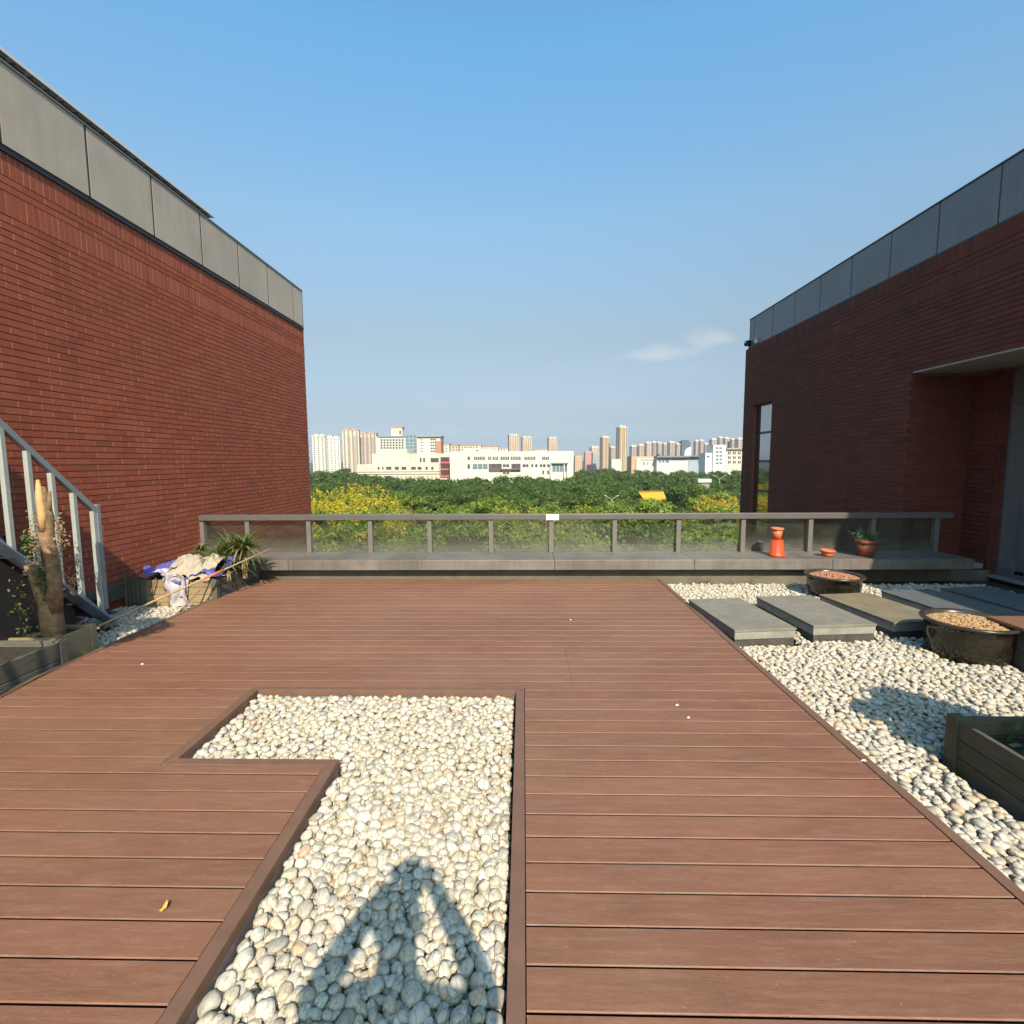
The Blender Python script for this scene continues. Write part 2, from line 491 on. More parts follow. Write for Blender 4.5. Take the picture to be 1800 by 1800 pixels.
# ------------------------------------------------------------------ mesh helpers
class MB:
    def __init__(self):
        self.v = []
        self.f = []

    def add(self, vs, fs):
        o = len(self.v)
        self.v += [tuple(p) for p in vs]
        self.f += [tuple(i + o for i in f) for f in fs]
        return self

    def box(self, x0, x1, y0, y1, z0, z1):
        vs = [(x0, y0, z0), (x1, y0, z0), (x1, y1, z0), (x0, y1, z0), (x0, y0, z1), (x1, y0, z1), (x1, y1, z1), (x0, y1, z1)]
        return self.add(vs, [(0, 3, 2, 1), (4, 5, 6, 7), (0, 1, 5, 4), (1, 2, 6, 5), (2, 3, 7, 6), (3, 0, 4, 7)])

    def obox(self, c, s, rz=0.0, rx=0.0, ry=0.0):
        R = Matrix.Rotation(rz, 3, 'Z') @ Matrix.Rotation(ry, 3, 'Y') @ Matrix.Rotation(rx, 3, 'X')
        vs = []
        for k in ((-1, -1, -1), (1, -1, -1), (1, 1, -1), (-1, 1, -1), (-1, -1, 1), (1, -1, 1), (1, 1, 1), (-1, 1, 1)):
            p = R @ Vector((k[0] * s[0] / 2, k[1] * s[1] / 2, k[2] * s[2] / 2))
            vs.append((p[0] + c[0], p[1] + c[1], p[2] + c[2]))
        return self.add(vs, [(0, 3, 2, 1), (4, 5, 6, 7), (0, 1, 5, 4), (1, 2, 6, 5), (2, 3, 7, 6), (3, 0, 4, 7)])

    def prism(self, poly, z0, z1):
        n = len(poly)
        vs = [(x, y, z0) for x, y in poly] + [(x, y, z1) for x, y in poly]
        fs = [tuple(range(n - 1, -1, -1)), tuple(range(n, 2 * n))]
        fs += [(i, (i + 1) % n, n + (i + 1) % n, n + i) for i in range(n)]
        return self.add(vs, fs)

    def bar(self, a, b, w, h, up=(0, 0, 1)):
        a, b = Vector(a), Vector(b)
        d = (b - a).normalized()
        s = d.cross(Vector(up)).normalized()
        u = s.cross(d)
        vs = []
        for p in (a, b):
            for i, j in ((-1, -1), (1, -1), (1, 1), (-1, 1)):
                vs.append(tuple(p + s * (i * w / 2) + u * (j * h / 2)))
        return self.add(vs, [(0, 3, 2, 1), (4, 5, 6, 7), (0, 1, 5, 4), (1, 2, 6, 5), (2, 3, 7, 6), (3, 0, 4, 7)])

    def tube(self, pts, rad, n=10, cap=True):
        pts = [Vector(p) for p in pts]
        if isinstance(rad, (int, float)):
            rad = [rad] * len(pts)
        o = len(self.v)
        ref = None
        for i, p in enumerate(pts):
            d = (pts[min(i + 1, len(pts) - 1)] - pts[max(i - 1, 0)]).normalized()
            if ref is None:
                ref = Vector((0, 0, 1)) if abs(d.z) < 0.9 else Vector((1, 0, 0))
            s = d.cross(ref).normalized()
            u = s.cross(d)
            ref = u
            for k in range(n):
                a = 2 * PI * k / n
                self.v.append(tuple(p + (s * math.cos(a) + u * math.sin(a)) * rad[i]))
        for i in range(len(pts) - 1):
            for k in range(n):
                a, b = o + i * n + k, o + i * n + (k + 1) % n
                self.f.append((a, b, b + n, a + n))
        if cap:
            self.f.append(tuple(o + k for k in range(n - 1, -1, -1)))
            self.f.append(tuple(o + (len(pts) - 1) * n + k for k in range(n)))
        return self

    def lathe(self, prof, c=(0, 0), n=40, flute=0.0, nf=0):
        o = len(self.v)
        for r, z in prof:
            for k in range(n):
                a = 2 * PI * k / n
                rr = r * (1 + (flute * math.cos(nf * a) if nf else 0))
                self.v.append((c[0] + rr * math.cos(a), c[1] + rr * math.sin(a), z))
        for i in range(len(prof) - 1):
            for k in range(n):
                a, b = o + i * n + k, o + i * n + (k + 1) % n
                self.f.append((a, b, b + n, a + n))
        return self

    def build(self, name, m, parent=None, smooth=False, bevel=0.0, kind=None, at0=None):
        me = bpy.data.meshes.new(name)
        off = np.array(at0 if at0 is not None else (0, 0, 0), float)
        if parent is not None:
            wl = parent
            base = np.zeros(3)
            while wl is not None:
                base += np.array(wl.location)
                wl = wl.parent
        else:
            base = np.zeros(3)
        vs = [(p[0] - base[0] - off[0], p[1] - base[1] - off[1], p[2] - base[2] - off[2]) for p in self.v]
        me.from_pydata(vs, [], self.f)
        if smooth:
            me.shade_smooth()
        me.materials.append(m)
        o = bpy.data.objects.new(name, me)
        COL.objects.link(o)
        o.parent = parent
        if at0 is not None:
            o.location = tuple(off)
        if bevel:
            b = o.modifiers.new('bevel', 'BEVEL')
            b.width = bevel
            b.segments = 2
            b.limit_method = 'ANGLE'
        if kind:
            o['kind'] = kind
        me.update()
        return o


def thing(name, label, cat, loc=(0, 0, 0), group=None, kind=None):
    o = bpy.data.objects.new(name, None)
    COL.objects.link(o)
    o.empty_display_size = 0.2
    o.location = loc
    if label:
        o['label'] = label
    if cat:
        o['category'] = cat
    if group:
        o['group'] = group
    if kind:
        o['kind'] = kind
    return o


def tag(o, label, cat, group=None):
    o['label'] = label
    o['category'] = cat
    if group:
        o['group'] = group
    return o


def np_mesh(name, V, F, m, parent=None, smooth=False, tone=None, loc=None):
    """V (n,3), F (m,k) arrays to one mesh; tone (n,3) goes to the attribute 'tone'"""
    me = bpy.data.meshes.new(name)
    nf, k = F.shape
    me.vertices.add(len(V))
    me.vertices.foreach_set('co', np.ascontiguousarray(V, dtype=np.float32).ravel())
    me.loops.add(nf * k)
    me.loops.foreach_set('vertex_index', np.ascontiguousarray(F, dtype=np.int32).ravel())
    me.polygons.add(nf)
    me.polygons.foreach_set('loop_start', np.arange(0, nf * k, k, dtype=np.int32))
    me.polygons.foreach_set('loop_total', np.full(nf, k, dtype=np.int32))
    me.polygons.foreach_set('use_smooth', np.full(nf, bool(smooth), dtype=bool))
    me.update(calc_edges=True)
    if tone is not None:
        a = me.attributes.new('tone', 'FLOAT_COLOR', 'POINT')
        buf = np.ones((len(V), 4), dtype=np.float32)
        buf[:, :3] = tone
        a.data.foreach_set('color', buf.ravel())
    me.materials.append(m)
    o = bpy.data.objects.new(name, me)
    COL.objects.link(o)
    o.parent = parent
    if loc is not None:
        o.location = loc
    return o


GROUND = -15.0
BED = -0.14      # felt under the pebbles
# ------------------------------------------------------------------ big setting
g = MB().add([(-9000, -200, GROUND), (9000, -200, GROUND), (9000, 12000, GROUND), (-9000, 12000, GROUND)], [(0, 1, 2, 3)]).build('ground', MT['ground'], kind='structure')
#rd = MB().add([(-120, 150, GROUND + .02), (260, 168, GROUND + .02), (260, 182, GROUND + .02), (-120, 163, GROUND + .02)], [(0, 1, 2, 3)]).build('road', MT['roadm'], kind='structure')
XL, XR = -4.93, 5.88
YLE, YRE = 11.75, 14.0
ZLB, ZLP = 4.60, 5.43
ZRB, ZRP = 4.52, 5.28
tr_ = MB()
tr_.box(XL, 6.95, -4.0, 7.55, -0.5, BED)
tr_.box(XL, XR, 7.55, 7.74, -15.0, BED)
terrace = tr_.build('terrace_slab', MT['bedsoil'], kind='structure')


# ------------------------------------------------------------------ brick walls
def brick_list(axis, plane, sign, u0, u1, z0, z1, holes=(), zref=None, off=0.0):
    """bricks of a wall: (axis, plane, sign, u0,u1,z0,z1). two soldier courses near the wall's top"""
    out, mort = [], []
    top = zref
    bands = []                                 # from the top downwards
    z = top
    bands.append((z - 0.215, z, 's')); z -= 0.225
    bands.append((z - 0.06, z, 'h')); z -= 0.07
    bands.append((z - 0.06, z, 'h')); z -= 0.07
    bands.append((z - 0.215, z, 's')); z -= 0.225
    while z > z0:
        bands.append((z - 0.06, z, 'h')); z -= 0.07
    for i, (a, b, kind) in enumerate(bands):
        if b > z1 + .001 or a < z0 - 0.05:
            continue
        a = max(a, z0)
        L = 0.24 if kind == 'h' else 0.06
        J = 0.01
        s = u0 - (0.125 if (i % 2 and kind == 'h') else 0.0) - off
        segs = [(u0, u1)]
        for (h0, h1, hz0, hz1) in holes:
            if a < hz1 - .01 and b > hz0 + .01:
                ns = []
                for (p, q) in segs:
                    if h0 > p: ns.append((p, min(q, h0)))
                    if h1 < q: ns.append((max(p, h1), q))
                segs = [x for x in ns if x[1] - x[0] > 0.005]
        for p, q in segs:
            mort.append((axis, plane, sign, p, q, a, b))
        while s < u1:
            e = s + L
            for (p, q) in segs:
                x0, x1 = max(s, p), min(e, q)
                if x1 - x0 > 0.03:
                    out.append((axis, plane, sign, x0, x1, a, b))
            s = e + J
    return out, mort


QF = np.array([(0, 3, 2, 1), (4, 5, 6, 7), (0, 1, 5, 4), (1, 2, 6, 5), (2, 3, 7, 6), (3, 0, 4, 7)])


def boxverts(lo, hi):
    x0, y0, z0 = lo
    x1, y1, z1 = hi
    return np.array([(x0, y0, z0), (x1, y0, z0), (x1, y1, z0), (x0, y1, z0), (x0, y0, z1), (x1, y0, z1), (x1, y1, z1), (x0, y1, z1)])


def brick_box(b, depth=0.011, proud=0.0):
    ax, pl, sg, u0, u1, z0, z1 = b
    a, c = pl - sg * depth, pl + sg * proud
    lo, hi = min(a, c), max(a, c)
    if ax == 'x':
        return (lo, u0, z0), (hi, u1, z1)
    return (u0, lo, z0), (u1, hi, z1)


def lay_bricks(wall, bricks, mort, mat, n_single=300):
    r = random.Random(3)
    sc = []
    for i, b in enumerate(bricks):
        ax, pl, sg, u0, u1, z0, z1 = b
        cs = []
        ok = True
        for u, z in ((u0, z0), (u1, z0), (u1, z1), (u0, z1)):
            p = (pl, u, z) if ax == 'x' else (u, pl, z)
            x, y, d = proj(p)
            if d < 0.3 or not (0 <= x <= 1800 and 0 <= y <= 1800):
                ok = False
                break
            cs.append((x, y))
        if not ok:
            continue
        A = 0.5 * abs(sum(cs[k][0] * cs[(k + 1) % 4][1] - cs[(k + 1) % 4][0] * cs[k][1] for k in range(4)))
        sc.append((A, i))
    sc.sort(reverse=True)
    single = set(i for _, i in sc[:n_single])
    V, T, F = [], [], []
    cache = {}
    for i, b in enumerate(bricks):
        proud = r.uniform(-0.0012, 0.0012)
        tone = (r.random() ** 1.2, 0.55 if r.random() < 0.04 else r.random() * 0.22, r.random())
        if i in single:
            lo, hi = brick_box(b, 0.011, 0.0)
            c = [(p + q) / 2 for p, q in zip(lo, hi)]
            dims = tuple(round(q - p, 4) for p, q in zip(lo, hi))
            var = r.randrange(9)
            key = (dims, var)
            if key not in cache:
                d = np.array(dims) / 2
                vv = boxverts(-d, d)
                o = np_mesh('brick', vv, QF, mat, wall, tone=np.tile(tone, (8, 1)))
                cache[key] = o.data
            else:
                o = bpy.data.objects.new('brick', cache[key])
                COL.objects.link(o)
                o.parent = wall
            o.location = (c[0] + (proud if b[0] == 'x' else 0), c[1] + (proud if b[0] == 'y' else 0), c[2])
        else:
            lo, hi = brick_box(b, 0.011, proud)
            F.append(QF + 8 * len(V))
            V.append(boxverts(lo, hi))
            T.append(np.tile(tone, (8, 1)))
    o = np_mesh('bricks', np.concatenate(V), np.concatenate(F), mat, wall, tone=np.concatenate(T))
    o['kind'] = 'stuff'
    V, F = [], []
    for b in mort:
        lo, hi = brick_box(b, 0.0105, -0.0022)
        F.append(QF + 8 * len(V))
        V.append(boxverts(lo, hi))
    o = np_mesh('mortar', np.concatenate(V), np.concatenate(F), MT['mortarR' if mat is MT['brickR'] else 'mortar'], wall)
    o['kind'] = 'stuff'


# left building
bl = thing('brick_building', 'sunlit red brick building on the left behind the metal staircase, grey panels on top', 'building')
wl = MB().box(-14, XL - 0.0068, -4.0, YLE - .012, GROUND, ZLB - .02).build('wall', MT['mortar_raked'], bl)
bks, mo = brick_list('x', XL, 1, 2.6, YLE, -0.14, ZLB, zref=ZLB)
lay_bricks(wl, bks, mo, MT['brickL'])
MB().box(-13.9, XL + .02, 2.0, YLE - .02, ZLB + .002, ZLB + .05).build('shadow_gap', MT['darkmetal'], bl)
MB().box(-13.8, XL - .03, 2.0, YLE - .12, ZLB + .05, ZLP - .03).build('parapet', MT['darkmetal'], bl)
ys = [2.0, 3.0, 4.0, 5.03, 6.03, 7.05, 8.08, 9.11, 10.13, 11.22, 11.68]
for a, b in zip(ys[:-1], ys[1:]):
    MB().box(XL - .025, XL + .03, a + .016, b - .016, ZLB + .06, ZLP - .012).build('panel', MT['panelL'], bl)
    MB().box(XL - .025, XL + .0275, b - .0158, b + .0158, ZLB + .06, ZLP - .012).build('joint', MT['darkmetal'], bl)
MB().box(-8, XL - .028, YLE - .115, YLE - .07, ZLB + .06, ZLP - .012).build('panel', MT['panelL'], bl)
MB().box(XL - .12, XL + .042, 2.0, YLE - .06, ZLP - .01, ZLP + .012).build('coping', MT['postmetal'], bl)
# roof plate set back above the panels
rp = MB()
for i in range(40):
    y = 1.5 + i * 0.19
    rp.box(-9.5, -5.30, y, y + .11, 5.79, 5.822)
rp.build('roof_sheet', MT['roofunder'], bl)['kind'] = 'stuff'
MB().box(-9.5, -5.29, 1.5, 9.12, 5.824, 5.845).build('roof', MT['whitemetal'], bl)
MB().box(-5.289, -5.275, 1.5, 9.12, 5.822, 5.86).build('roof_edge', MT['whitemetal'], bl)
MB().box(-5.62, -5.50, 5.90, 6.02, ZLB, 5.80).build('roof_post', MT['whitemetal'], bl)
MB().box(-5.62, -5.50, 8.70, 8.82, ZLB, 5.80).build('roof_post', MT['whitemetal'], bl)

# right building
YC = 8.05          # the recess under the upper storey starts here
ZS = 2.93
br = thing('brick_building', 'shaded red brick building on the right with slate panels and recessed door', 'building')
b_ = MB()
b_.box(XR + .009, 15, YC + .012, 12.43, GROUND, ZRB - .02)
b_.box(XR + .010, 15, 13.42, YRE - .012, GROUND, ZRB - .02)
b_.box(XR + .010, 15, 12.43, 13.42, 3.02, ZRB - .02)
b_.box(XR + .010, 15, 12.43, 13.42, GROUND, -0.2)
b_.box(XR + .010, 15, -4, YC + .012, ZS + .03, ZRB - .02)
b_.box(6.812, 15, 7.585, YC + .012, GROUND, ZS + .03)
wr = b_.build('wall', MT['mortar_raked'], br)
B1, M1 = brick_list('x', XR, -1, 4.2, YRE, -0.14, ZRB, holes=[(12.43, 13.42, -0.2, 3.02), (4.0, YC, -0.3, ZS)], zref=ZRB)
B2, M2 = brick_list('y', YC, -1, XR + .011, 6.80, -0.14, ZS, zref=ZRB)
B3, M3 = brick_list('x', 6.80, -1, 7.575, YC - .011, -0.14, ZS, zref=ZRB)
B4, M4 = brick_list('y', 7.575, -1, 6.80, 6.95, -0.14, ZS, zref=ZRB)
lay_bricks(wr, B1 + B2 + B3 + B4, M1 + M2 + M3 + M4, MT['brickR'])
MB().box(XR + .012, 14, -4, YC, ZS, ZS + .028).build('soffit', MT['soffit'], br)
MB().box(XR + .05, 14.9, 2.0, YRE - .02, ZRB + .002, ZRB + .04).build('roof', MT['darkmetal'], br)
MB().box(XR + .12, 14.8, 2.0, YRE - .1, ZRB + .04, ZRP - .03).build('parapet', MT['darkmetal'], br)
ys = [2.0, 3.0, 3.96, 4.94, 5.9, 6.86, 7.81, 8.77, 9.76, 10.73, 11.70, 12.69, 13.66, 13.94]
for a, b in zip(ys[:-1], ys[1:]):
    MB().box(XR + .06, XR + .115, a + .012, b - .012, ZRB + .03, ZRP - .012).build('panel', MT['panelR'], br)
    if b < 13.9:
        MB().box(XR + .0625, XR + .115, b - .0118, b + .0118, ZRB + .03, ZRP - .012).build('joint', MT['darkmetal'], br)
MB().box(XR + .06, 9, YRE - .095, YRE - .05, ZRB + .03, ZRP - .012).build('panel', MT['panelR'], br)
MB().box(XR + .05, XR + .2, 2.0, YRE - .04, ZRP - .01, ZRP + .012).build('coping', MT['darkmetal'], br)
# tall narrow window
wf = MB()
X0, X1 = XR + .10, XR + .125
wf.box(X0, X1, 12.43, 12.455, -0.2, 3.02); wf.box(X0, X1, 13.385, 13.42, -0.2, 3.02)
wf.box(X0, X1, 12.455, 13.385, 2.97, 3.02)
for z in (2.31, 1.60, 0.86, 0.12):
    wf.box(X0, X1, 12.455, 13.385, z - .03, z + .03)
win = wf.build('window', MT['frame_black'], br)
for z0, z1 in ((2.34, 2.97), (1.63, 2.28), (.89, 1.57), (.15, .83), (-.2, .09)):
    for y0, y1 in ((12.455, 13.385),):
        MB().box(X0 + .004, X0 + .010, y0, y1, z0, z1).build('pane', MT['winglass'], win)
MB().box(XR + .9, XR + .92, 12.44, 13.41, -.2, 3.0).build('room_wall', plain('interior_wall', (0.30, 0.32, 0.30)), br)
# glazed door wall in the recess
XG = 6.95
fr = MB()
fr.box(XG, XG + .07, 7.535, 7.574, -0.05, ZS)
for y in (7.26, 7.19, 6.1, 5.2):
    fr.box(XG, XG + .07, y - .035, y + .035, 0.0, 2.40)
    fr.box(XG, XG + .07, y - .035, y + .035, 2.48, ZS - .08)
fr.box(XG, XG + .07, 3.0, 7.535, 2.40, 2.48)
fr.box(XG, XG + .07, 3.0, 7.535, ZS - .08, ZS - .002)
fr.box(XG, XG + .07, 3.0, 7.535, -0.05, 0.06)
door = fr.build('door', MT['frame'], br, bevel=.004)
for y0, y1 in ((7.295, 7.535), (6.135, 7.155), (5.235, 6.065), (3.0, 5.165)):
    MB().box(XG + .03, XG + .038, y0, y1, .06, 2.40).build('pane', MT['doorglass'], door)
    MB().box(XG + .03, XG + .038, y0, y1, 2.48, ZS - .08).build('pane', MT['doorglass'], door)
MB().bar((XG - .03, 7.225, .95), (XG - .03, 7.225, 1.35), .02, .02).build('handle', MT['postmetal'], door)
rmw = MB()
rmw.box(9.8, 9.9, 2.0, 8.0, -0.1, ZS); rmw.box(XG + .1, 9.8, 7.56, 7.58, -0.1, ZS); rmw.box(XG + .1, 9.8, 2.0, 7.56, -0.14, -0.06)
rmw.build('room', plain('interior_plaster', (0.46, 0.50, 0.47)), br)
cur = MB()
for i in range(40):
    y = 7.09 + i * .011
    cur.box(XG + .16 + .02 * math.sin(i * 1.1), XG + .165 + .02 * math.sin(i * 1.1), y, y + .012, 0.1, 2.45)
cur.build('curtain', plain('pale_curtain', (0.80, 0.86, 0.78)), br, smooth=False)
st = MB().box(6.74, 6.949, 2.0, 7.57, -0.075, -0.052).build('door_sill', MT['concrete_pale'], br, bevel=.006)
MB().box(6.80, 6.949, 2.0, 7.57, BED, -0.0755).build('sill_base', MT['darkmetal'], br)
MB().box(6.32, 6.79, 7.60, 7.86, 0.02, 0.10).build('sill_block', MT['concrete_pale'], br, bevel=.01)

# security cameras on the right roof corner
for (x, y, m, lab) in ((5.93, 13.92, 'darkmetal', 'small black security camera on the far corner of the right roof'),
                       (6.02, 13.55, 'whitemetal', 'small white security camera beside the black one on the right roof')):
    t = thing('security_camera', lab, 'camera', (x, y, ZRB))
    MB().tube([(x, y, ZRB), (x, y, ZRB + .10)], .018, 8).build('bracket', MT[m], t)
    MB().tube([(x + .04, y + .02, ZRB + .15), (x - .13, y - .10, ZRB + .11)], .055, 12).build('housing', MT[m], t, smooth=False)
    MB().obox((x - .02, y - .02, ZRB + .205), (.2, .13, .012), .5).build('sun_shield', MT[m], t)

# ------------------------------------------------------------------ deck
XD0, XD1, YD1 = -3.81, 1.90, 7.06
PT = 0.145
dk = MB().box(XD0 + .03, XD1 - .03, -4.0, .50, -.13, -.045)
dk.box(XD0 + .03, -2.03, .50, YD1 - .03, -.13, -.045)
dk.box(-2.03, XD1 - .03, 3.63, YD1 - .03, -.13, -.045)
dk.box(.03, XD1 - .03, .50, 3.63, -.13, -.045)
dk.box(-2.03, -1.13, .50, 2.60, -.13, -.045)
deck = dk.build('deck', MT['bedsoil'], kind='structure')
TW = .058
PX0, PX1, PXM = -2.0, 0.0, -1.09
PY0, PY1, PYM = 0.52, 3.60, 2.62
r = random.Random(11)


def plank(pieces, nm='plank'):
    """one board: pieces (x0, x1, y0, y1) that touch end to end; a notched board has several"""
    z1 = r.uniform(-.0008, .0008)
    mb = MB()
    for (x0, x1, y0, y1) in pieces:
        ring = []
        c = .0032
        for z, i in ((-.020, .020), (-.0046, .020), (-.0040, 0), (z1 - c, 0), (z1, c)):
            i = min(i, (y1 - y0) * .45)
            ring.append([(x0, y0 + i, z), (x1, y0 + i, z), (x1, y1 - i, z), (x0, y1 - i, z)])
        vs = [p for q in ring for p in q]
        fs = [(3, 2, 1, 0), (16, 17, 18, 19)]
        for k in (0, 4, 8, 12):
            fs += [(k, k + 1, k + 5, k + 4), (k + 1, k + 2, k + 6, k + 5), (k + 2, k + 3, k + 7, k + 6), (k + 3, k, k + 4, k + 7)]
        mb.add(vs, fs)
    mb.build(nm, MT['deck'], deck)


y = 1.962 - PT * 34
k = 0
gp = .004
xb = [XD0 + .052, PX0 - gp, PXM - gp, PX1 + gp, XD1 - .052]
holes_ = {1: [(PYM - gp, PY1 + gp)], 2: [(PY0 - gp, PY1 + gp)]}
while y < YD1 - .03:
    a, b = y + .0036, min(y + PT - .0036, YD1 - .05)
    boards, cur = [], []
    for ci in range(4):
        iv = [(a, b)]
        for (h0, h1) in holes_.get(ci, []):
            n_ = []
            for (s, t) in iv:
                if s < h0: n_.append((s, min(t, h0)))
                if t > h1: n_.append((max(s, h1), t))
            iv = [q for q in n_ if q[1] - q[0] > .012]
        if not iv:
            if cur: boards.append(cur)
            cur = []
            continue
        s, t = iv[0]
        if cur and abs(cur[-1][2] - s) < 1e-6 and abs(cur[-1][3] - t) < 1e-6:
            cur[-1] = (cur[-1][0], xb[ci + 1], s, t)
        else:
            cur.append((xb[ci], xb[ci + 1], s, t))
    if cur: boards.append(cur)
    for bd in boards:
        p, q, s, t = bd[0]
        c = None
        if len(bd) == 1 and q - p > 3:
            if 3.6 < y < 4.3: c = .36
            elif y > 4.3 and k % 3 == 1: c = (-1.9, .36, -.6, 1.1)[(k // 3) % 4]
        if c is not None:
            plank([(p, c - .001, s, t)]); plank([(c + .001, q, s, t)])
        else:
            plank(bd)
    y += PT
    k += 1


def trim(x0, x1, y0, y1, drop=.11, name='trim_board'):
    MB().box(x0, x1, y0, y1, -drop, .004).build(name, MT['trim'], deck, bevel=.003)


# outer edge boards
trim(XD0, XD0 + .048, -4.0, YD1)
trim(XD1 - .048, XD1, -4.0, YD1)
trim(XD0 + .05, XD1 - .05, YD1 - .046, YD1)
MB().box(XD1 + .002, XD1 + .022, -4.0, YD1, -.13, -.012).build('fascia_board', MT['trim'], deck, bevel=.002)
# planter edge boards and the darker side boards under them
MB().prism([(PX0, PY1), (PX0 + TW, PY1 - TW), (PX1 - TW, PY1 - TW), (PX1, PY1)], -.045, .003).build('trim_board', MT['trim'], deck, bevel=.002)
MB().prism([(PX1, PY1 - .001), (PX1 - TW, PY1 - TW - .001), (PX1 - TW, PY0 + TW), (PX1, PY0)], -.045, .004).build('trim_board', MT['trim'], deck, bevel=.002)
MB().prism([(PX0, PY1 - .001), (PX0, PYM - .001), (PX0 + TW, PYM + TW), (PX0 + TW, PY1 - TW - .001)], -.045, .004).build('trim_board', MT['trim'], deck, bevel=.002)
MB().prism([(PX0 + .001, PYM), (PXM, PYM), (PXM + TW, PYM + TW), (PX0 + TW + .001, PYM + TW)], -.045, .003).build('trim_board', MT['trim'], deck, bevel=.002)
MB().prism([(PXM, PYM - .001), (PXM, PY0), (PXM + TW, PY0 + TW), (PXM + TW, PYM + TW - .001)], -.045, .004).build('trim_board', MT['trim'], deck, bevel=.002)
MB().prism([(PXM, PY0), (PX1, PY0), (PX1 - TW, PY0 + TW - .001), (PXM + TW, PY0 + TW - .001)], -.045, .003).build('trim_board', MT['trim'], deck, bevel=.002)
s_ = .016
for (x0, x1, y0, y1) in ((PX0 + TW - s_, PX1 - TW + s_, PY1 - TW, PY1 - TW + s_), (PX1 - TW, PX1 - TW + s_, PY0 + TW, PY1 - TW),
                         (PX0 + TW - s_, PX0 + TW, PYM + TW, PY1 - TW), (PX0 + TW, PXM + TW - s_, PYM + TW - s_, PYM + TW),
                         (PXM + TW - s_, PXM + TW, PY0 + TW, PYM + TW), (PXM + TW, PX1 - TW, PY0 + TW - s_, PY0 + TW)):
    MB().box(x0, x1, y0, y1, -.15, -.046).build('side_board', MT['frame'], deck)

# ------------------------------------------------------------------ parapet ledge, wall under it, glass railing
pw = MB().box(XL + .003, 4.45, 7.17, 7.54, BED, .132).box(4.452, XR - .003, 7.46, 7.54, BED, .132).box(XR - .002, 6.795, 7.50, 7.54, BED, .02).build('parapet_wall', MT['concrete'], bevel=.004)
tag(pw, 'low weathered concrete wall carrying the metal ledge at the terrace end', 'wall')
lg = thing('metal_ledge', 'wide grey metal clad ledge along the far end of the terrace', 'ledge', (0, 7.4, 0))
xs = [XL + .004, -3.32, -1.43, .43, 2.36, 4.25, 6.16]
for a, b in zip(xs[:-1], xs[1:]):
    MB().box(a + .002, b - .002, 7.03, 7.755, .132, .274).build('panel', MT['ledge'], lg, bevel=.006)
rl = thing('glass_railing', 'grey metal railing with hazy glass panes standing on the ledge', 'railing', (0, 7.6, .274))
MB().box(XL + .004, 6.31, 7.60, 7.71, .775, .858).build('top_rail', MT['railmetal'], rl, bevel=.005)
px_ = [-4.90, -4.20, -3.26, -2.32, -1.42, -.49, .415, 1.365, 2.315, 3.27, 4.26, 5.175, 6.10]
for x in px_:
    p = MB()
    p.box(x - .034, x + .030, 7.625, 7.637, .2745, .7745)
    p.box(x + .018, x + .030, 7.637, 7.70, .2745, .7745)
    p.box(x - .034, x - .022, 7.637, 7.70, .2745, .7745)
    p.build('post', MT['postmetal'], rl)
for a, b in zip(px_[:-1], px_[1:]):
    MB().box(a + .001, b - .001, 7.702, 7.710, .276, .774).build('pane', MT['railglass'], rl)
MB().box(.337, .525, 7.5955, 7.5995, .768, .856).build('sticker', MT['whitelabel'], rl)

# ------------------------------------------------------------------ stone slabs
SL = [((1.97, 4.70), (2.58, 4.77), 1.08, 'slate', 'first grey slate slab beside the deck edge, nearest to the planks'),
      ((2.77, 4.83), (3.41, 4.89), 1.07, 'slate', 'second grey slate slab from the deck, left of the ochre slab'),
      ((3.60, 4.93), (4.22, 5.02), 1.07, 'slate_brown', 'ochre stained stone slab, third from the deck'),
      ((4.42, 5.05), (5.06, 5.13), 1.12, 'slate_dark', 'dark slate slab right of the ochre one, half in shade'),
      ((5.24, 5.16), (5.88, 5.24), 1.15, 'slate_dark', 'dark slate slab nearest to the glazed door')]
for (x0, y0), (x1, y1), L, m, lab in SL:
    dx, dy = x1 - x0, y1 - y0
    n = math.hypot(dx, dy)
    nx, ny = -dy / n * L + .03 * L, dx / n * L

    def quad(e, zz0, zz1):
        ux, uy = dx / n * e, dy / n * e
        vx, vy = -uy, ux
        q = [(x0 + ux + vx, y0 + uy + vy), (x1 - ux + vx, y1 - uy + vy), (x1 + nx - ux - vx, y1 + ny - uy - vy), (x0 + nx + ux - vx, y0 + ny + uy - vy)]
        return MB().prism(q, zz0, zz1)
    t = thing('stone_slab', lab, 'stone slab', (x0, y0, BED), 'stone slabs laid across the pebbles')
    quad(0.0, .038, .062).build('slab_top', MT[m], t, bevel=.003)
    quad(0.006, -.035, .037).build('body', MT['slabbody'], t, bevel=.003)
    quad(0.014, BED, -.036).build('base', MT['slabbase'], t)


# ------------------------------------------------------------------ pots
def grit(name, mat, parent, c, R, z, n, size, dome=0.03):
    ico_v, ico_f = ICO1
    V, F, T = [], [], []
    rr = random.Random(n)
    for i in range(n):
        a, q = rr.random() * 2 * PI, R * math.sqrt(rr.random())
        s = size * rr.uniform(.6, 1.3)
        hz = z + dome * (1 - (q / R) ** 2) * rr.uniform(.6, 1.2)
        vv = ico_v * np.array([s, s * rr.uniform(.6, 1), s * rr.uniform(.5, .8)]) + [c[0] + q * math.cos(a), c[1] + q * math.sin(a), hz]
        V.append(vv); F.append(ico_f + len(ico_v) * i)
    base = np.zeros(3)
    w = parent
    while w is not None:
        base += np.array(w.location); w = w.parent
    o = np_mesh(name, np.concatenate(V) - base, np.concatenate(F), mat, parent, smooth=True)
    o['kind'] = 'stuff'
    return o


